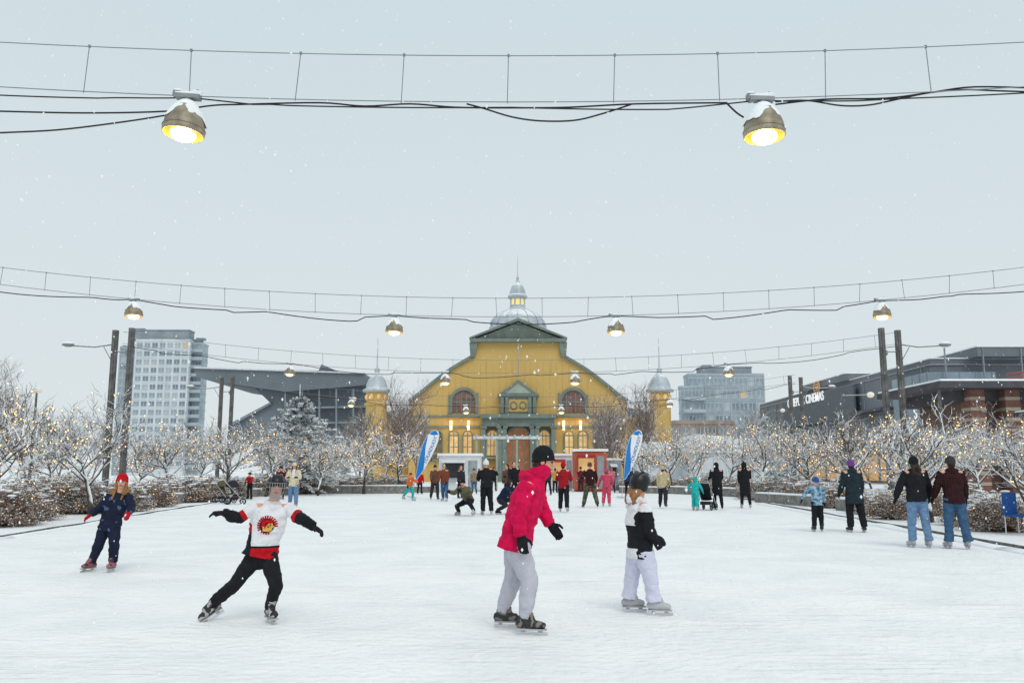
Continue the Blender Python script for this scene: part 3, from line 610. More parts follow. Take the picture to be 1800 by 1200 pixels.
for (u,v,sc) in [(-40,925,1.0),(15,915,.85),(85,902,1.0),(140,901,.98),(195,898,.92),(245,890,.92),(290,882,1.05),(335,880,1.15),(382,874,1.05),(425,870,1.1),(468,868,1.15),(520,866,1.1),(570,864,1.05),(615,863,1.1),(655,863,1.1),(695,862,1.0),
   (1800,935,.78),(1750,925,.82),(1590,912,.62),(1555,903,.72),(1500,892,.82),(1460,886,.9),(1415,882,.9),(1375,879,.95),(1340,876,.95),(1290,868,.95),(1240,866,1.0),(1200,865,.95),(1150,863,.95),(1660,905,.72),(1610,900,.82),(1120,862,.9),(1700,900,.95),(50,893,1.1),(110,888,1.2)]:
    p=G(u,v+2)+V((0,.9,0)); rt=R.uniform(0,6.28); sc*=R.uniform(.90,1.08)
    o=thing("shrub","leafless brown shrub dusted with snow","shrub",p,rt,"snowy shrubs around the rink",data=shm[k%4]); o.scale=(sc,sc,sc) if (u<330 or u>1330) else (sc*1.25,sc*1.15,sc)
    o2=thing("string_lights","warm string lights draped over snowy shrub","string lights",p,rt,"string lights on shrubs",data=shl[k%4]); o2.scale=o.scale
    k+=1
NEED=mat("snowy_needles",(.11,.145,.135),.9,.35,3,snow=-.12)
def conifer(seed,h,w,n,rounded=False):
    r=random.Random(seed); T=B(); T.tube([(0,0,0),(.05,0,h*.5),(0,0,h*.95)],[.16,.1,.02],8); C=B()
    for i in range(n):
        t=(i+r.random())/n; z=h*(.08+.9*t); a=r.uniform(0,6.28); L=w*((1-t*t)**.8 if rounded else (1-t)**.75)*r.uniform(.6,1.15)+.15
        d=V((math.cos(a),math.sin(a),r.uniform(.0,.5) if rounded else r.uniform(-.1,.3))); p0=V((0,0,z*(.85 if rounded else 1))); pts=[p0+d*L*s+V((0,0,-.25*L*s*s)) for s in (0,.35,.7,1)]
        C.tube(pts,[.035,.025,.015,.006],3)
        sd=V((-d.y,d.x,0))
        for j in range(24):
            s=r.uniform(.2,1.05); q=p0+d*L*s+V((0,0,-.25*L*s*s)); ln=.18+.25*(1-s)*L*.4
            e=q+(sd*r.choice((-1,1))*r.uniform(.4,1)+d*.6+V((0,0,r.uniform(-.4,.35)))).normalized()*ln
            wd=V((r.uniform(-1,1),r.uniform(-1,1),.2)).normalized()*.045
            C.add([q-wd,q+wd,e+wd*.8,e-wd*.8],[(0,1,2,3)]); wd2=V((0,0,.045)); C.add([q-wd2,q+wd2,e+wd2*.6,e-wd2*.9],[(0,1,2,3)])
    return T,C
T,C=conifer(2,7.4,2.9,250,True); p=at(522,55); p.z=0; root=thing("conifer_tree","broad snow-laden conifer behind hedge","tree",p); part("trunk",T,BARK,root); part("crown",C,NEED,root)
T,C=conifer(4,6.0,1.5,130); p=at(1350,70); p.z=0; r1_=thing("conifer_tree","slim snow-dusted spruce tree","tree",p,0,"slim spruce trees"); part("trunk",T,BARK,r1_); part("crown",C,NEED,r1_)
for u,Y,sc in ((1388,72,.95),(600,75,.75)):
    p=at(u,Y); p.z=0; clone(r1_,p,R.uniform(0,6),sc)
# ------------------------------------------------------------------ pavilion
YP=120.0
def bz(v,Y=YP): return CAMH+Y*math.tan(PITCH+math.atan((600-v)/F))
KX=.0805
YEL=mat("yellow_painted_metal",c(208,174,104),.7,.10,.35,0,.2,3,col2=c(194,161,96)); GRN=mat("grey_green_trim",c(116,127,120),.7,.12,1.0); GRN2=mat("pale_green_trim",c(158,166,152),.7,.1,1.0)  # trim green lightened, distance haze put into its colour
SILV=mat("silver_dome_metal",c(180,188,194),.5,.12,.8,.2,snow=.55); WGL=mat("brown_red_glazing",c(122,88,78),.4,.25,1.2); LIT=mat("lit_window",(.5,.36,.18),.5,.4,.8,emit=(1.0,.58,.18),es=.4)
DIM=mat("dim_window",c(120,104,72),.4,.3,1.0)
ROOF=mat("snowy_grey_roof",c(130,137,141),.7,.15,.3,snow=.35)
pav=thing("exhibition_pavilion","yellow Victorian exhibition pavilion with silver dome and green trim","exhibition hall",((911-900)*KX,YP,0))
cv=smooth_path([V((x,v)) for x,v in [(77,627),(98,639),(122,654),(148,674),(172,694),(190,707)]],4)
half=[(0,600),(80,600)]+[(p.x,p.y) for p in cv]
hp=[(x*KX,bz(v)) for x,v in half]
outl=[(-x,z) for x,z in hp[::-1]][:-1]+hp
b=B(); b.prism([(-190*KX,0)]+outl+[(190*KX,0)],0,1.2); part("wall",b,YEL,pav)
b=B()
for i in range(1,34):
    x=(-188+11.06*i)*KX; zt=min(bz(602),bz(706)+(bz(628)-bz(706))*max(0,min(1,(188-abs(x/KX))/108)))-.7
    b.box(x-.02,x+.02,-.03,.02,0.2,zt)
part("wall_seam",b,mat("yellow_seam",c(190,158,94),.7),pav)
b=B(); rf=[(x*KX,bz(v)+.1) for x,v in ((0,606),(40,612),(76,630),(104,647),(140,671),(186,708))]
rl=[(-x,z) for x,z in rf[::-1]][:-1]+rf; b.prism([(-186*KX,0)]+rl+[(186*KX,0)],1.25,92); part("roof",b,ROOF,pav)
for sg in (1,-1):
    b=B()
    pa=[(sg*x,z) for x,z in hp[2:]]; pb=[(sg*(x+.22),z+.34) for x,z in hp[2:]]; b.ribbon(pa,pb,-.5,1.35)
    b.prism([(sg*76*KX,bz(628)),(sg*84*KX,bz(628)),(sg*86*KX,bz(602)),(sg*72*KX,bz(602)),(sg*72*KX,bz(608))],-.6,1.0)
    part("cornice",b,GRN,pav)
b=B(); b.prism([(-80*KX,bz(598)),(80*KX,bz(598)),(0,bz(567))],-.3,1.3); b.prism([(-84*KX,bz(602)),(84*KX,bz(602)),(84*KX,bz(596)),(-84*KX,bz(596))],-.9,1.6)
for sg in (1,-1): b.prism([(sg*86*KX,bz(597)),(sg*86*KX,bz(594)),(0,bz(560)),(0,bz(565))],-.8,1.6)
b.prism([(-60*KX,bz(594)),(60*KX,bz(594)),(0,bz(572))],-.36,-.25,1)
part("pediment",b,[GRN,mat("dark_green_panel",c(102,112,104),.8,.15,1)],pav)
def arch(cx,w,z0,z1,n=12):
    r=w/2; return [(cx-r,z0)]+[(cx-r*math.cos(math.pi*i/n),z1-r+r*math.sin(math.pi*i/n)) for i in range(n+1)]+[(cx+r,z0)]
def arch_window(parent,cx,w,z0,z1,fr=.35,glass=WGL,mt=GRN,y=0,name="window",mull=3):
    b=B(); ou=arch(cx,w+2*fr,z0-fr,z1+fr); inn=arch(cx,w,z0,z1); b.ribbon(ou,inn,y-.28,y+.1,0); b.box(cx-w/2-fr-.15,cx+w/2+fr+.15,y-.4,y+.1,z0-fr-.25,z0-fr)
    for i in range(1,mull): x=cx-w/2+w*i/mull; b.box(x-.06,x+.06,y-.16,y-.05,z0,z1-w*.12)
    b.box(cx-w/2,cx+w/2,y-.17,y-.05,z1-w/2-.08,z1-w/2+.08)
    if z1-z0>w*1.2: b.box(cx-w/2,cx+w/2,y-.17,y-.05,(z0+z1-w/2)/2-.05,(z0+z1-w/2)/2+.05)
    wd=part(name+"_frame",b,mt,parent); g=B(); g.prism(inn,y-.1,y+.05); part("glass_pane",g,glass,wd); return wd
for cx in (-95,96): arch_window(pav,cx*KX,40*KX,bz(725),bz(686),.42,mull=5)
for sg in (-1,1):
    b=B()
    b.prism([(sg*66*KX,bz(728)),(sg*124*KX,bz(728)),(sg*124*KX,bz(732)),(sg*66*KX,bz(732))],-.5,.1); b.box(min(sg*70*KX,sg*72*KX),max(sg*70*KX,sg*72*KX),-.25,.1,bz(728),bz(690)); b.box(min(sg*120*KX,sg*122*KX),max(sg*120*KX,sg*122*KX),-.25,.1,bz(728),bz(694))
    b.box(min(sg*124*KX,sg*186*KX),max(sg*124*KX,sg*186*KX),-.2,.1,bz(733),bz(730))
    b.box(min(sg*64*KX,sg*186*KX),max(sg*64*KX,sg*186*KX),-.2,.1,bz(752),bz(748))
    part("ledge",b,GRN,pav)
b=B(); b.prism([(-34*KX,bz(694)),(34*KX,bz(694)),(0,bz(668))],-.9,.1); b.box(-36*KX,36*KX,-1.1,.1,bz(697),bz(693.5)); b.box(-31*KX,31*KX,-.6,.1,bz(728),bz(697)); b.prism([(-22*KX,bz(692)),(22*KX,bz(692)),(0,bz(675))],-.95,-.85,1)
for s in (-1,1):
    for xo in (28,20): b.box(s*xo*KX-.22,s*xo*KX+.22,-.95,-.55,bz(727),bz(698))
part("balcony_gable",b,[GRN,GRN2],pav)
b=B(); b.box(-17*KX,17*KX,-.7,-.62,bz(724),bz(702)); part("gable_panel",b,YEL,pav)
for s in (-1,1): 
    b=B(); b.tube([(s*8*KX+.45*math.cos(t),-.75,bz(713)+.5*math.sin(t)) for t in [6.283*i/14 for i in range(15)]],.09,5); part("round_ornament",b,GRN,pav)
b=B(); b.box(-64*KX,64*KX,-2.2,.1,bz(736),bz(729)); b.box(-62*KX,62*KX,-1.6,.05,bz(750),bz(736)); 
for x in (-60,-32,-24,24,32,60): b.box(x*KX-.3,x*KX+.3,-1.9,.1,0,bz(750)); b.box(x*KX-.45,x*KX+.45,-2.05,.08,bz(753),bz(750))
part("portal",b,[GRN],pav)
for s in (-1,1): arch_window(pav,s*45*KX,17*KX,bz(800),bz(757),.2,LIT,GRN2,-.2,mull=3)
arch_window(pav,0,38*KX,0.3,bz(752),.3,mat("lit_doorway",c(128,82,60),.6,.3,1.5,emit=(1,.45,.16),es=.12),GRN,-.3,name="door",mull=4)
for x in (-160,-140,-112,-88,88,112,140,160): arch_window(pav,x*KX,14*KX,bz(805),bz(758),.16,LIT if abs(x)<=112 else DIM,GRN,0,mull=2)
b=B(); b.tube([(0,-1.2,bz(668)),(0,-1.2,bz(606))],.07,6); part("flagpole",b,GRN2,pav)
WL=mat("lit_lamp_tube",(1,.8,.5),.5,.02,1,emit=(1,.62,.26),es=4)
for x in (-116,-86,78,107):
    b=B(); b.box(x*KX-.14,x*KX+.14,-1.5,-1.2,bz(756),bz(740)); b.box(x*KX-.07,x*KX+.07,-1.2,0,bz(742),bz(740)); part("wall_lamp",b,WL,pav)
for s in (-1,1):
    b=B(); b.box(min(s*188*KX,s*262*KX),max(s*188*KX,s*262*KX),3,60,0,bz(728)); part("wing_wall",b,YEL,pav)
    b=B(); b.prism([(s*187*KX,bz(728)),(s*268*KX,bz(728)),(s*187*KX,bz(712))],2.5,60); part("wing_roof",b,ROOF,pav)
dy=12.0; K2=.0885; Z=lambda v:bz(v,132)
b=B(); n=32; zb=Z(604); 
prof=[(52*K2,0),(52*K2,Z(582)-zb),(50*K2,Z(577)-zb)]+[(max(13,50*math.cos(t))*K2,Z(577)-zb+(Z(543)-Z(577))*math.sin(t)) for t in [math.pi/2*i/9 for i in range(1,9)]]
b.lathe(prof,n,(0,dy,zb))
for i in range(16):
    a=2*math.pi*i/16; b.tube([(1.01*r*math.cos(a),dy+1.01*r*math.sin(a),zb+z) for r,z in prof[2:]],.09,4)
part("dome",b,SILV,pav,True)
b=B(); b.lathe([(16*K2,0),(16*K2,.4),(14*K2,.5),(14*K2,.9)],16,(0,dy,Z(547)))
for i in range(8):
    a=2*math.pi*(i+.5)/8; b.tube([(13*K2*math.cos(a),dy+13*K2*math.sin(a),Z(546)),(13*K2*math.cos(a),dy+13*K2*math.sin(a),Z(524))],.14,6)
b.lathe([(14.5*K2,0),(17.5*K2,.25),(17.5*K2,.5),(15*K2,.7),(13.5*K2,1.4),(10*K2,2.1),(4*K2,2.7),(2*K2,3.1),(2.4*K2,3.4),(.8*K2,3.9),(.5*K2,5.4),(.2*K2,7.2)],16,(0,dy,Z(526)))
lan=part("lantern",b,SILV,pav,False); b=B(); b.lathe([(11*K2,0),(11*K2,Z(525)-Z(545))],8,(0,dy,Z(545))); part("lantern_window",b,mat("lit_lantern",(.6,.45,.2),.5,.1,1,emit=(1,.74,.25),es=.7),lan)
for s in (-1,1):
    cx=s*250*KX; b=B(); b.lathe([(1.5,0),(1.5,bz(712)),(1.75,bz(711)),(1.75,bz(708)),(1.45,bz(706)),(1.45,bz(688))],8,(cx,1,0))
    tw=part("corner_turret",b,YEL,pav)
    b=B(); z0=bz(689); b.lathe([(1.5,0),(2.0,.15),(2.0,.4),(1.55,.6),(1.5,1.1),(1.25,1.8),(.8,2.4),(.4,2.8),(.3,3.0),(.42,3.25),(.25,3.5),(.10,3.7),(.06,7.9)],16,(cx,1,z0)); part("turret_dome",b,SILV,tw,True)
    for a in range(8):
        an=math.pi/8*(2*a+1); b=B(); b.ball((cx+1.36*math.cos(an),1+1.36*math.sin(an),bz(697)),(.32,.32,.42),None,10,6); part("oval_window",b,LIT,tw)
# ------------------------------------------------------------------ background buildings
GLS=mat("hazed_grey_glass",c(148,161,169),.3,.2,.3);  # far glass paled, snow haze painted into the colour
def tower(name,label,u0,u1,vtop,Y,depth,floors,cols,wallm,glass=GLS,pent=None,balc=False,cat="apartment building",wf=.7,hf=.58,extra=None):
    p0=S(u0,vtop,Y); p1=S(u1,vtop,Y); W_=p1.x-p0.x; H=p0.z; root=thing(name,label,cat,((p0.x+p1.x)/2,Y,0))
    b=B(); b.box(-W_/2,W_/2,0,depth,0,H)
    fh=H/floors
    for i in range(1,floors+1): b.box(-W_/2-.15,W_/2+.15,-.18,depth+.1,i*fh-.35,i*fh+(.03 if i<floors else .4))
    for j in range(cols+1):
        x=-W_/2+W_*j/cols; b.box(x-.22,x+.22,-.12,.2,0,H-.1)
    part("wall",b,wallm,root)
    cw=W_/cols; ww=cw*wf; wh=fh*hf; g=B(); g.box(-ww/2,ww/2,-.06,.1,-wh/2,wh/2,0); g.box(-.06,.06,-.1,-.05,-wh/2,wh/2,1); g.box(-ww/2-.08,ww/2+.08,-.14,.0,-wh/2-.12,-wh/2,1)
    FRM=mat("pale_frame",c(196,202,206),.6)
    gm=g.mesh("window",[glass,FRM]); gm2=g.mesh("window",[mat("hazed_dark_glass",c(122,136,146),.3,.2,.3),FRM]); gm3=g.mesh("window",[mat("curtained_glass",c(170,178,182),.5,.1,.3),FRM]); gm4=g.mesh("window",[mat("warm_far_window",c(186,170,140),.5,.1,.3,emit=(1,.7,.35),es=.08),FRM]); cnt=0; rest=B()
    for i in range(floors-1,0,-1):
        for j in range(cols):
            x=-W_/2+cw*(j+.5); z=i*fh+fh*.45-.35+.2
            if cnt<95:
                q_=R.random(); part("window",gm if q_<.5 else (gm2 if q_<.77 else (gm3 if q_<.98 else gm4)),None,root,loc=(x,0,z)); cnt+=1
            else: rest.box(x-ww/2,x+ww/2,-.06,.1,z-wh/2,z+wh/2)
    dn=max(1,int(depth/5))
    for sgn in (-1,1):
        for i in range(1,floors):
            for j in range(dn):
                y=depth*(j+.5)/dn; z=i*fh+fh*.45; x=sgn*W_/2; rest.box(min(x,x+sgn*.08),max(x,x+sgn*.08),y-1.4,y+1.4,z-wh/2,z+wh/2)
    if rest.v:
        o=part("window",rest,glass,root); o["kind"]="stuff"
    if pent:
        q0=S(pent[0],pent[2],Y); q1=S(pent[1],pent[2],Y); b=B(); cx=(p0.x+p1.x)/2; b.box(q0.x-cx,q1.x-cx,.8,depth-1,H+.38,q0.z); b.box(q0.x-cx+1,q0.x-cx+4,2,4,q0.z,q0.z+.8); b.box(q0.x-cx-.2,q1.x-cx+.2,.6,depth-.8,q0.z-.3,q0.z+.1)
        part("penthouse",b,mat("hazed_grey_cladding",c(138,147,154),.7,.15,.2),root)
    if balc:
        bb=B(); bb.box(-W_/2+.5,W_/2+.6,-1.6,0,-.12,.05); bb.box(-W_/2+.5,W_/2+.6,-1.65,-1.55,.05,1.05,1)
        bm_=bb.mesh("balcony",[wallm,mat("balcony_glass",c(165,176,183),.3,.1,1)])
        for i in range(1,floors): part("balcony",bm_,None,root,loc=(0,0,i*fh-.2))
    return root
PWALL=mat("hazed_concrete",c(206,212,216),.8,.07,.2); GWALL=mat("hazed_grey_panel",c(162,173,180),.8,.1,.2)  # far walls paled and low in contrast to paint in snow haze
tower("apartment_tower","tall pale grey high-rise with gridded windows",240,333,598,300,7,16,7,PWALL,pent=(229,331,579))
tower("apartment_tower","grey high-rise wing with balconies",334,356,604,304,6,16,2,GWALL,balc=True,pent=(336,348,596))
tower("apartment_tower","narrow grey high-rise wing beside pale tower",212,239,610,305,7,16,2,GWALL)
tower("apartment_block","mid-rise grey apartment block with stepped roof",1210,1342,658,280,8,8,9,GWALL,pent=(1232,1322,644))
tower("apartment_block","lower grey apartment wing beside mid-rise block",1196,1235,680,276,3.5,7,3,GWALL,balc=True)
tower("apartment_block","low brown brick block behind trees",1185,1290,742,170,10,3,8,mat("hazed_brick",c(162,148,140),.8,.15,.4))  # brick paled, haze is in the colour
st=thing("stadium","dark grey stadium stand with cantilever roof","stadium",(0,170,0)); SK=170
def sp(pts): return [(S(u,v,SK).x,S(u,v,SK).z) for u,v in pts]
DKM=mat("hazed_slate_cladding",c(108,117,124),.7,.15,.08); DKM2=mat("hazed_mid_slate",c(124,133,140),.7,.2,.15)  # stand greys raised to imitate haze in the base colour
b=B(); b.prism(sp([(343,647),(560,651),(565,640),(600,655),(641,657),(645,676),(600,680),(500,688),(365,668),(345,662)]),0,30); b.prism(sp([(343,645),(641,655),(641,657),(343,647.5)]),-.5,30,1); part("roof",b,[DKM,mat("snow_rim",(.6,.63,.66),.8)],st)
b=B(); b.prism(sp([(440,679),(641,672),(640,775),(385,775),(400,745),(470,708)]),3,28); part("seating_stand",b,DKM,st)
b=B()
for u in (500,530,560,590,620): b.prism(sp([(u-1.2,770),(u+1.2,770),(u+1.2,682),(u-1.2,682)]),.5,1.4)
b.prism(sp([(400,742),(470,705),(472,708),(402,746)]),2,2.9); b.prism(sp([(505,715),(641,712),(641,715),(505,718)]),.8,2.8); b.prism(sp([(470,742),(641,740),(641,742.5),(470,744.5)]),1.0,2.8); part("steel_frame",b,DKM2,st)
# cinema
CN=mat("hazed_charcoal_cladding",c(112,118,124),.6,.15,.12); CN2=mat("slate_blue_glazing",c(130,145,156),.3,.2,.25); LINE=mat("pale_metal_line",c(142,149,154),.5)  # cinema tones lightened, haze painted into the cladding colour
cin=thing("cinema_building","long charcoal cinema building with stepped flat roof","cinema",(45,91,0))
b=B(); b.box(0,40,0,64,0,13.4); b.box(-.6,40,22,40,13.4,14.3); b.box(4,42,-2,20,13.4,14.4); part("wall",b,CN,cin)
b=B(); b.box(-.1,40.2,-.1,64,13.39,13.5); b.box(3.9,42.1,-2.1,20.1,14.39,14.52); b.box(-.7,40.1,21.9,40.1,14.29,14.42); part("roof_snow",b,SNOW,cin)
b=B(); b.box(-.15,40.2,-.15,64,12.7,12.85)
for i in range(12): b.box(-.14,.05,2+5.2*i,2.1+5.2*i,0,12.7)
for z in (4,8): b.box(-.16,.05,0,64,z,z+.1)
for i in range(9): b.box(.5+4*i,.58+4*i,-2.12,-1.9,8,14.3)
part("panel_joint",b,LINE,cin)
b=B(); b.box(-2.6,-.02,2,60,4.3,4.6); b.box(-1.8,-.02,9,19,8.6,8.9); part("canopy",b,mat("dark_canopy",c(84,88,94),.6,snow=.5),cin)
for i in range(10): 
    b=B(); b.box(-.1,.04,3+6*i,8+6*i,.3,3.8); part("shop_window",b,mat("lit_shop_window",c(150,120,80),.4,.5,.5,emit=(1,.6,.25),es=.4),cin)
for i in range(4):
    b=B(); b.box(-.22,.04,42+5.4*i,46+5.4*i,5.2,8.2); part("upper_window",b,CN2,cin)
b=B(); b.box(-1.2,6,-1.5,7,4.2,11.8)
for i in range(5): b.box(-1.26,-1.2,-1.4+1.7*i,-1.34+1.7*i,4.2,11.8,1); b.box(-1.2+1.7*i,-1.14+1.7*i,-1.56,-1.5,4.2,11.8,1)
part("glazed_corner",b,[CN2,LINE],cin)
b=B(); b.box(-.9,-.62,19,48,8.3,12.5); part("sign_panel",b,mat("dark_sign_panel",c(94,100,107),.6),cin)
WSG=mat("white_sign_letters",(.85,.85,.85),.5,.02,1,emit=(1,1,1),es=.35); OSG=mat("orange_sign",c(225,165,105),.5,.05,1,emit=(1,.5,.15),es=.15)
def wallsign(s,u,v,X,size,mt,name="sign"):
    Y=X*F/(u-900); z=S(u,v,Y).z; me=text_mesh(s,size,.05,.01*size); me.materials.clear(); me.materials.append(mt)
    o=bpy.data.objects.new(name,me); COL.objects.link(o); o.rotation_euler=(math.radians(90),0,math.radians(-90)); o.location=(X,Y,z)
    return o
o=wallsign("CINEPLEX CINEMAS",1415,703.5,44.0,1.8,WSG); o.name="sign_lettering"; o.location.x=-1.02; o.location.y-=91; o.parent=cin
Yl=44*F/(1437-900)-91; zl=S(1437,680,Yl+91).z; b=B()
for rr,a0,a1 in ((1.0,0,6.3),(.55,.3,5.2)): b.tube([(-1.0,Yl+1.2*rr*math.cos(t),zl+.8*rr*math.sin(t)) for t in [a0+(a1-a0)*i/20 for i in range(21)]],.07,5)
b.box(-1.1,-.95,Yl-.9,Yl+.2,zl-.08,zl+.08); part("sign_emblem",b,OSG,cin)
o=wallsign("S",1580,722,38,1.6,WSG,"letter_sign"); o.location=( -1.32, 1.5, 7.6); o.parent=cin
BRICK=mat("banded_brick",c(124,90,80),.85,.15,3); BAND=mat("beige_stone_band",c(170,158,140),.85,.1,3); RFD=mat("dark_roof_edge",c(78,78,82),.7,.2,1,snow=.5)
br=thing("brick_restaurant","brick restaurant with banded columns and flat dark roof","restaurant",(29.5,58,0))
b=B(); b.box(2,30,1.5,8,0,6.2); part("wall",b,mat("brown_brick_wall",c(112,90,82),.85,.2,2),br)
b=B(); b.box(-.8,32,-1,9,7.0,7.45); b.box(1.2,32,1,8.5,6.2,7.0); b.box(4,32,-3.2,-.9,5.0,5.3); part("roof",b,RFD,br)
b=B(); b.box(-.75,31.9,-.95,8.9,7.449,7.58); b.box(4.05,32,-3.1,-1.0,5.299,5.42); part("roof_snow",b,SNOW,br)
for i,x in enumerate((2.3,4.7,9.5,14.5,19.5)):
    b=B(); z=0; k=0
    while z<6.95: b.box(x-.5,x+.5,.2+(.0 if k%2 else .03),1.48,z,min(z+(.5 if k%2==0 else .22),6.98),k%2); z+=(.5 if k%2==0 else .22); k+=1
    part("column",b,[BRICK,BAND],br)
for x in (7,12,17): 
    b=B(); b.box(x-1.6,x+1.6,1.3,1.55,.8,4.2,0); b.box(x-.05,x+.05,1.2,1.3,.8,4.2,1); b.box(x-1.7,x+1.7,1.18,1.56,4.2,4.4,1); part("window",b,[LIT,LINE],br)
b=B(); b.tube([(-.4,0,0),(-.4,0,7.0)],.12,8); part("roof_post",b,POLE,br)
b=B()
REDS=mat("faded_red_steel",c(158,80,80),.6,.1,1,snow=.8)
for k2,dz in ((0,0),(1,.3)):
    b.tube([(4+18*i/20,-.6+k2*.01,7.65+dz+.75*math.sin(math.pi*i/20)) for i in range(21)],.05,5)
for i in range(21): 
    x=4+18*i/20; z=7.65+.75*math.sin(math.pi*i/20); b.tube([(x,-.6,z),(x,-.6,z+.3)],.03,4)
    if i%5==0: b.tube([(x,-.6,7.4),(x,-.6,z)],.04,4)
part("arched_truss",b,REDS,br)
TN=mat("white_tent_canvas",(.80,.82,.84),.7,.04,1)
for (u0,u1,Y,vr,ve) in ((1213,1300,78,763,795),(1300,1400,80,768,798),(1120,1200,82,775,800)):
    a=S(u0,ve,Y); e=S(u1,ve,Y); ze=a.z; zr=S(u0,vr,Y).z; w=e.x-a.x; t=thing("marquee_tent","white peaked event tent with fabric walls","tent",(a.x,Y,0),0,"white event tents")
    b=B(); b.prism([(-.3,ze),(w+.3,ze),(w*.85,zr-.2),(w*.15,zr)],0,8); part("tent_roof",b,TN,t)
    b=B(); b.box(.05,w-.05,.3,7.7,.02,ze-.01); 
    for i in range(5): b.box(w*i/4-.06,w*i/4+.06,.15,.3,0,ze-.01)
    part("tent_wall",b,mat("tent_wall_fabric",(.62,.65,.68),.8,.05,1),t)
# ------------------------------------------------------------------ kiosks, pergola
def kiosk(u0,u1,v0,Y,label,body,awn,wind):
    a=S(u0,v0,Y); e=S(u1,v0,Y); w=e.x-a.x; h=a.z; t=thing("kiosk",label,"kiosk",(a.x,Y,0))
    b=B(); b.box(0,w,0,2.4,.15,h-.12); b.box(.1,w-.1,.1,2.3,0,.15); part("kiosk_body",b,body,t)
    b=B(); b.box(-.12,w+.12,-.12,2.5,h-.118,h+.06); part("kiosk_roof",b,SNOW,t)
    b=B(); b.box(w*.12,w*.6,-.04,.02,1.0,h-.5); part("serving_hatch",b,wind,t)
    b=B(); b.prism([(0,0),(0,.02),(.7,-.20),(.7,-.22)],0,w*.56)
    b.v=[(w*.08+y,-.03-x,h-.4+z) for x,y,z in b.v]; part("awning",b,awn,t)
    b=B(); b.box(w*.1,w*.62,-.3,-.01,.92,.98); part("counter",b,mat("grey_door",c(150,155,160),.6),t)
    b=B(); b.box(w*.7,w*.92,-.03,.02,.2,h-.45); part("kiosk_door",b,mat("grey_door",c(150,155,160),.6),t)
DKW=mat("dim_hatch",c(60,60,62),.5); WHP=mat("white_panel",(.66,.68,.70),.6,.08,1)
kiosk(772,845,798,62,"white service container with snow on roof",WHP,WHP,DKW)
kiosk(1010,1066,790,62,"orange and red food kiosk with lit hatch",mat("orange_panel",c(176,88,62),.6,.2,1),mat("red_awning",c(150,44,44),.7),LIT)
kiosk(968,1008,798,66,"white food kiosk with red awning",WHP,mat("red_awning",c(150,44,44),.7),LIT)
kiosk(1070,1092,806,66,"small grey ticket booth",mat("grey_panel",c(150,156,162),.6),WHP,DKW)
a=S(838,762,70); e=S(945,762,70); t=thing("pergola","white steel entrance pergola topped with snow","pergola",(a.x,70,0)); w=e.x-a.x
for x in (0,w*.33,w*.66,w):
    b=B(); b.box(x-.07,x+.07,0,.14,0,a.z-.4); part("post",b,GRN2,t)
b=B(); b.box(-.3,w+.3,-.1,.1,a.z-.398,a.z-.2); b.box(-.3,w+.3,.8,1.0,a.z-.398,a.z-.2)
for i in range(9): b.box(w*i/8-.05,w*i/8+.05,-.3,1.3,a.z-.198,a.z-.1)
part("top_beam",b,mat("snowy_white_beam",(.62,.65,.66),.7,snow=.5),t)
# ------------------------------------------------------------------ feather flags
FB=mat("banner_blue",c(34,124,200),.7,.06,1); FW=mat("banner_white",(.80,.82,.84),.7,.03,1); FN=mat("banner_letter_blue",c(40,110,180),.7)
def flag(u,Y,tilt,label):
    p=at(u,Y); p.z=0; t=thing("feather_flag",label,"feather flag",p,0,"feather flags"); t.rotation_euler=(0,math.radians(tilt),0); t.scale=(1.12,1.2,1.25)
    b=B(); b.tube([(-.38,0,0),(-.38,0,1.4),(-.34,0,2.2),(-.20,0,2.70),(.05,0,2.93),(.22,0,2.97)],.018,6); b.box(-.6,-.16,-.2,.2,0,.04); part("flag_pole",b,METAL,t)
    left=[(-.37,.75),(-.37,1.4),(-.34,2.0),(-.27,2.45),(-.13,2.78),(.05,2.93),(.20,2.975)]; right=[(-.28,.80),(-.04,1.25),(.16,1.75),(.30,2.2),(.37,2.55),(.37,2.78),(.30,2.93)]
    b=B(); b.ribbon(left,right,-.006,.006); sl=part("banner",b,FW,t)
    b=B(); b.ribbon([(-.365,.77),(-.365,1.3),(-.345,1.9),(-.30,2.3),(-.20,2.62)],[(-.29,.82),(-.07,1.22),(-.10,1.65),(-.17,2.2),(-.16,2.66)],-.012,.012)
    b.ribbon([(-.12,2.77),(.05,2.91),(.18,2.96)],[(.12,2.74),(.26,2.80),(.34,2.80)],-.012,.012); part("banner_swoosh",b,FB,sl)
    me=text_mesh("TOUADUOT",.22,.004,.0); me.materials.clear(); me.materials.append(FN); part("banner_lettering",me,None,sl,loc=(.09,-.018,2.1),rot=(math.radians(90),math.radians(-76),0))
flag(738,46,10,"white and blue feather flag beside the rink"); flag(1106,47,6,"white and blue feather flag near kiosks")
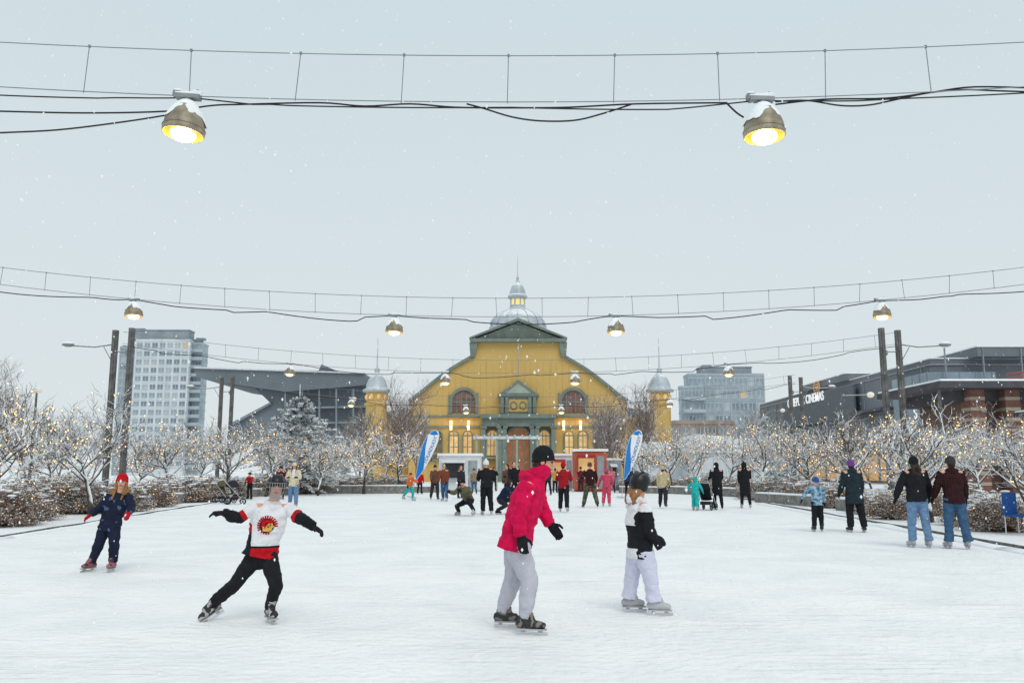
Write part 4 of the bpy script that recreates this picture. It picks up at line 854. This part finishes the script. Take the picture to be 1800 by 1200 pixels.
# ------------------------------------------------------------------ strollers and chair
def stroller(u,v,rot,label,colm):
    t=thing("stroller",label,"stroller",G(u,v),rot,"strollers")
    for x,y in ((-.25,-.35),(.25,-.35),(-.27,.3),(.27,.3)):
        b=B(); r=.12 if y<0 else .15; b.tube([(x,y+r*math.cos(a),r+r*math.sin(a)*.93+.01) for a in [6.283*i/14 for i in range(15)]],.022,6); b.tube([(x-.03,y,r),(x+.03,y,r)],.03,6)
        for i in range(4): a=math.pi*i/4; b.tube([(x,y+r*math.cos(a),r+r*math.sin(a)),(x,y-r*math.cos(a),r-r*math.sin(a))],.006,4)
        part("wheel",b,BLACKC,t)
    b=B()
    for x in (-.25,.25): b.tube([(x,-.35,.15),(x,0,.55),(x,.45,1.02)],.014,6); b.tube([(x,.3,.17),(x,-.05,.6)],.014,6)
    b.tube([(-.25,.45,1.02),(.25,.45,1.02)],.018,6); part("frame",b,METAL,t)
    b=B(); b.tube([(0,-.3,.42),(0,.05,.40),(0,.25,.9)],[(.2,.04),(.22,.06),(.2,.04)],10,side=(1,0,0),rnd=True); part("seat",b,colm,t,True)
    b=B(); b.ball((0,.12,.72),(.24,.30,.34),None,14,6,lo=.1); part("canopy",b,colm,t,True)
    b=B(); b.box(-.2,.2,-.15,.2,.2,.32); part("basket",b,CHAR,t)
stroller(412,886,1.9,"dark stroller with canopy at rink edge",CHAR); stroller(1243,896,2.6,"black stroller pushed on the ice",BLACK); stroller(394,884,1.3,"grey green stroller parked at rink edge",OLV)
t=thing("camping_chair","blue folding chair beside snowy bench","chair",G(1797,940),.5)
b=B(); b.box(-.25,.25,-.22,.22,.42,.46); part("seat",b,BLUE,t); b=B(); b.box(-.25,.25,.22,.26,.46,.95); part("backrest",b,BLUE,t)
for x in (-.25,.25):
    for y in (-.22,.22): b=B(); b.tube([(x,y,0),(x,y,.42)],.014,6); part("leg",b,METAL,t)
# ------------------------------------------------------------------ catenary lamps
BRZ=mat("dull_metal_shade",c(150,140,122),.5,.30,6,.35)
def glow(name,stops):
    m=bpy.data.materials.new(name); m.use_nodes=True; nt=m.node_tree; N=nt.nodes; L=nt.links; p=N["Principled BSDF"]; p.inputs["Base Color"].default_value=(.30,.15,.04,1); p.inputs["Roughness"].default_value=.6
    tc=N.new("ShaderNodeTexCoord"); sx=N.new("ShaderNodeVectorMath"); sx.operation='MULTIPLY'; sx.inputs[1].default_value=(1,1,0); L.new(tc.outputs["Object"],sx.inputs[0])
    ln=N.new("ShaderNodeVectorMath"); ln.operation='LENGTH'; L.new(sx.outputs[0],ln.inputs[0]); mr=N.new("ShaderNodeMapRange"); mr.inputs[2].default_value=.25; L.new(ln.outputs["Value"],mr.inputs[0])
    nz=N.new("ShaderNodeTexNoise"); nz.inputs["Scale"].default_value=9; L.new(tc.outputs["Object"],nz.inputs["Vector"]); ad=N.new("ShaderNodeMath"); ad.operation='MULTIPLY_ADD'; ad.inputs[1].default_value=.22; L.new(nz.outputs["Fac"],ad.inputs[0]); L.new(mr.outputs[0],ad.inputs[2])
    cr=N.new("ShaderNodeValToRGB"); e=cr.color_ramp.elements
    for i,(pos,col,k_) in enumerate(stops):
        x=e[i] if i<2 else e.new(pos); x.position=pos; x.color=(col[0]*k_,col[1]*k_,col[2]*k_,1)
    L.new(ad.outputs[0],cr.inputs[0]); L.new(cr.outputs[0],p.inputs["Emission Color"]); p.inputs["Emission Strength"].default_value=6.0; return m
GLOW=glow("painted_lamp_glow",[(.10,(1,.80,.42),1.0),(1.0,(1,.34,.04),.17),(.50,(1,.60,.18),.55),(.75,(1,.44,.07),.27)])  # bulb light on the reflector painted as emission, fading to orange
lamp=thing("hanging_lamp","lit bell-shaped metal lamp with snow cap hanging from cable","hanging lamp",(0,0,0),0,"lamps hung from cables over rink")
b=B(); b.box(-.17,.15,-.055,.055,-.075,-.02); b.box(-.20,-.10,-.045,.045,-.055,.02); b.tube([(0,0,-.07),(0,0,-.16)],[.05,.08],10); b.tube([(.10,0,-.02),(.10,0,.06)],.02,6); part("mounting_block",b,STEEL,lamp)
b=B(); b.tube([(-.17,0,-.005),(-.05,0,.0),(.06,0,.0),(.15,0,-.008)],[(.05,.02),(.055,.03),(.05,.028),(.045,.018)],8,side=(0,1,0),rnd=True); b.ball((-.15,0,.03),(.06,.05,.03)); b.ball((.09,0,.02),(.08,.055,.028)); part("block_snow",b,SNOW,lamp,True)
b=B(); pr=[(.06,-.13),(.11,-.15),(.17,-.21),(.215,-.30),(.247,-.40),(.262,-.49),(.264,-.535),(.258,-.57),(.248,-.57),(.246,-.50),(.20,-.36),(.12,-.24),(.03,-.22)]
b.lathe(pr[::-1],40); b.tube([(.266*math.cos(a),.266*math.sin(a),-.49) for a in [6.2832*i/40 for i in range(41)]],.005,5); part("lamp_shade",b,BRZ,lamp,True)
b=B(); b.lathe([(.246,-.566),(.238,-.50),(.19,-.42),(.11,-.38),(.02,-.37)],32); b.f=b.f[:-2]+[b.f[-1]]; b.m=b.m[:len(b.f)]; part("reflector",b,GLOW,lamp,True)
b=B(); b.ball((0,0,-.570),(.165,.165,.085),None,20,12); part("bulb",b,mat("lit_bulb",(1,.9,.7),.4,.01,1,emit=(1.0,.74,.27),es=4.2),lamp,True)
b=B(); vs=[];n=36;lv=10
for j in range(lv):
    for i in range(n):
        a=2*math.pi*i/n; t_=j/(lv-1); rz=-.115-.235*t_*(1+.24*math.sin(2*a+1)+.14*math.sin(5*a)+.07*math.sin(11*a)); 
        rr=(.04+.24*min(1,(abs(rz)-.10)/.34)**.68)+.022*math.sqrt(max(0,1-t_*t_))
        vs.append((rr*math.cos(a),rr*math.sin(a),rz))
fs=[(j*n+i,j*n+(i+1)%n,(j+1)*n+(i+1)%n,(j+1)*n+i) for j in range(lv-1) for i in range(n)]; fs.append(tuple(range(n))); b.add(vs,fs); part("snow_cap",b,SNOW,lamp,True)
rows=[(10.5,6.83,.0042,6.19,.0047,[-4.2,3.25,-12,11.5],1.38),(24.4,6.43,.0041,5.88,.0043,[-11.0,-3.4,3.0,10.75],1.32),(39,6.5,.0041,5.9,.0043,[-10.2,-3.06,2.9,9.96],1.5),(59,6.5,.0041,5.9,.0043,[-11.1,-3.2,3.4,10.9],1.5)]
first=True; near=[]
for ri,(Y,zu,ku,zl,kl,xs,sp_) in enumerate(rows):
    xe=18.0 if ri<3 else 19.7
    up_=lambda x:zu+ku*x*x
    lw=lambda x:zl+kl*x*x
    t=thing("catenary_cable_span","grey ladder-like steel cable span above rink","overhead cable",(0,Y,0),0,"overhead cable spans")
    nn=60; xx=[-xe+2*xe*i/nn for i in range(nn+1)]; cr=.007 if ri==0 else (.009 if ri==1 else .010)
    b=B(); b.tube([(x,0,up_(x)) for x in xx],cr,6); part("upper_cable",b,CABLE,t)
    b=B(); b.tube([(x,0,lw(x)) for x in xx],cr,6); part("lower_cable",b,CABLE,t)
    x=xs[0]-sp_*math.floor((xs[0]+xe)/sp_)
    while x<xe:
        b=B(); j=R.uniform(-.05,.05); b.tube([(x+j,0,up_(x)+.015),(x,0,lw(x)-.02)],cr*.9,5); b.box(x+j-.014,x+j+.014,-.012,.012,up_(x)-.015,up_(x)+.02); part("dropper",b,CABLE,t); x+=sp_
    b=B(); pts=[]
    for i in range(161):
        x=-xe+2*xe*i/160; sag=.05+(.05 if ri==0 else .16)*abs(math.sin(x*.62+ri*1.3))*(1 if math.sin(x*.9+ri)>-.2 else .3); nr=min(abs(x-a) for a in xs); sag*=min(1,nr/1.2)
        pts.append((x,.03,lw(x)-sag-.01))
    b.tube(pts,.010 if ri==0 else .015,6); part("power_cable",b,BLACKC,t)
    if ri==0:
        def crv(L): return [V(((u-900)*11.1/F,.05,S(u,v,Y).z)) for u,v in L]
        for L in ([(-100,190),(0,193),(150,196),(290,193),(370,183),(420,181),(560,178),(640,184),(720,180),(800,186),(900,187),(1000,186),(1120,180),(1280,178)],
                  [(-100,236),(0,231),(100,226),(200,214),(290,200),(350,186)],[(820,180),(850,188),(900,203),(950,210),(1010,209),(1060,197),(1110,181)],[(1280,180),(1295,195),(1308,204)],
                  [(1365,176),(1420,174),(1480,183),(1530,182),(1580,172),(1640,160),(1700,155),(1760,157),(1850,160)],[(1365,181),(1450,172),(1560,170),(1640,160),(1720,150),(1850,153)]):
            b=B(); b.tube(smooth_path(crv(L)),.012,6); part("power_cable",b,BLACKC,t)
    for x in xs:
        loc=V((x,Y,lw(x)+.03))
        if first: lamp.location=loc; lamp.rotation_euler=(math.radians(-3),math.radians(4),0); first=False; n_=lamp
        else:
            n_=clone(lamp,loc,None,.95 if ri else 1.0); n_.rotation_euler=(math.radians(R.uniform(-4,0)),math.radians(R.uniform(-4,4)),R.uniform(-.25,.25))
        if ri==0 and abs(x)<6: near.append(n_)
for n_ in near:
    ld=bpy.data.lights.new("lamp_light",'POINT'); ld.energy=30; ld.color=(1,.58,.22); ld.shadow_soft_size=.08
    lo_=bpy.data.objects.new("lamp_light",ld); COL.objects.link(lo_); lo_.parent=n_; lo_.location=(0,0,-.74)
def polepair(x,Y,s,label):
    for k,(dx,h) in enumerate(((0,8.0),(s*.75,7.9))):
        t=thing("light_pole",label,"light pole",(x+dx,Y,0),0,"weathered steel light poles")
        b=B(); b.box(-.11,.11,-.11,.11,.05,h); b.box(-.04,.04,-.14,.14,.06,h-.05); b.box(-.25,.25,-.25,.25,0,.05); part("pole_shaft",b,POLE,t)
        if k==1 and abs(Y-10)>2:
            b=B(); b.tube([(0,0,h-.65),(s*.9,0,h-.78),(s*1.9,0,h-.72)],.035,6); b.tube([(0,0,h-1.6),(s*.5,0,h-.78)],.02,5); part("lamp_arm",b,STEEL,t)
            b=B(); b.ball((s*2.15,0,h-.68),(.30,.18,.10),None,12,6); b.ball((s*2.15,0,h-.62),(.26,.15,.10),None,12,6,m=1); part("lamp_head",b,[STEEL,SNOW],t,True)
            b=B(); b.tube([(0,0,h-1.0),(-s*.6,0,h-1.0)],.03,6); b.ball((-s*.6,0,h-1.05),(.1,.1,.14),None,8,6); part("bracket",b,STEEL,t)
for Y,xl,xr in ((10.5,-17.6,17.2),(24.4,-17.6,17.2),(39,-17.6,17.1),(59,-19.4,19.3)):
    polepair(xl,Y,-1,"pair pole of dark steel with snow and arm lamp"); polepair(xr,Y,1,"pair pole of dark steel with snow and arm lamp")
def street_lamp(u,vt,Y,s,arm=1.6):
    p=S(u,vt,Y); h=p.z; t=thing("street_lamp","slender grey street lamp with snow on its head","street lamp",(p.x,Y,0),0,"slender street lamps")
    b=B(); b.tube([(0,0,0),(0,0,h)],[.09,.05],8); b.tube([(0,0,0),(0,0,.3)],.13,8); part("pole_shaft",b,POLE,t)
    b=B(); b.tube([(0,0,h-.1),(s*arm,0,h-.05)],.03,6); part("lamp_arm",b,STEEL,t)
    b=B(); b.ball((s*arm,0,h-.05),(.2,.2,.16),None,12,6); part("lamp_head",b,mat("pale_lamp_head",(.6,.6,.58),.5,.05,1,emit=(1,.8,.5),es=.3),t,True)
street_lamp(1478,692,46,1); street_lamp(65,684,44,1,.1); street_lamp(636,700,66,-1,.6); street_lamp(1365,720,70,1,.5)
# ------------------------------------------------------------------ falling snow
b=B(); r=random.Random(99)
for i in range(7000):
    Y=4.0+50*r.random()**1.3; x=r.uniform(-.75,.75)*Y; z=min(r.uniform(0.05,1.45+.62*Y),16)
    s=r.uniform(.003,.007)*(1+Y*.025); b.ball((x,Y,z),(s,s,s*1.5),None,4,2)
sn=bpy.data.objects.new("falling_snow",b.mesh("falling_snow",[mat("snowflake",(.9,.9,.92),.8,.01,1)])); COL.objects.link(sn); sn["kind"]="stuff"; sn["label"]="scattered falling snowflakes in the air"; sn["category"]="snow"
# ------------------------------------------------------------------ world and sun
w=bpy.data.worlds.new("World"); scene.world=w; w.use_nodes=True; nt=w.node_tree; N=nt.nodes; L=nt.links; bg=N["Background"]; bg.inputs[1].default_value=.1
sky=N.new("ShaderNodeTexSky"); sky.sky_type='NISHITA'; sky.sun_disc=False; sky.sun_elevation=math.radians(50); sky.sun_rotation=math.radians(160); sky.dust_density=6
tc=N.new("ShaderNodeTexCoord"); sx=N.new("ShaderNodeSeparateXYZ"); L.new(tc.outputs["Generated"],sx.inputs[0])
nz=N.new("ShaderNodeTexNoise"); nz.inputs["Scale"].default_value=2.2; nz.inputs["Detail"].default_value=5; L.new(tc.outputs["Generated"],nz.inputs["Vector"])
ma=N.new("ShaderNodeMath"); ma.operation='MULTIPLY_ADD'; ma.inputs[1].default_value=.16; L.new(nz.outputs["Fac"],ma.inputs[0]); L.new(sx.outputs[2],ma.inputs[2])
cr=N.new("ShaderNodeValToRGB"); cr.color_ramp.elements[0].position=.08; cr.color_ramp.elements[0].color=(.745,.81,.83,1); cr.color_ramp.elements[1].position=.62; cr.color_ramp.elements[1].color=(.635,.745,.795,1)
L.new(ma.outputs[0],cr.inputs[0])
sc_=N.new("ShaderNodeVectorMath"); sc_.operation='SCALE'; sc_.inputs[3].default_value=10.0; L.new(cr.outputs[0],sc_.inputs[0])
mx=N.new("ShaderNodeMix"); mx.data_type='RGBA'; mx.inputs[0].default_value=.95; L.new(sky.outputs[0],mx.inputs[6]); L.new(sc_.outputs[0],mx.inputs[7]); L.new(mx.outputs[2],bg.inputs[0])
sl=bpy.data.lights.new("sun",'SUN'); sl.energy=1.05; sl.angle=math.radians(30); sl.color=(1,.96,.91); so=bpy.data.objects.new("sun",sl); COL.objects.link(so); so.rotation_euler=(math.radians(40),0,math.radians(20))
scene.view_settings.view_transform='Standard'; scene.view_settings.look='None'; scene.view_settings.exposure=0
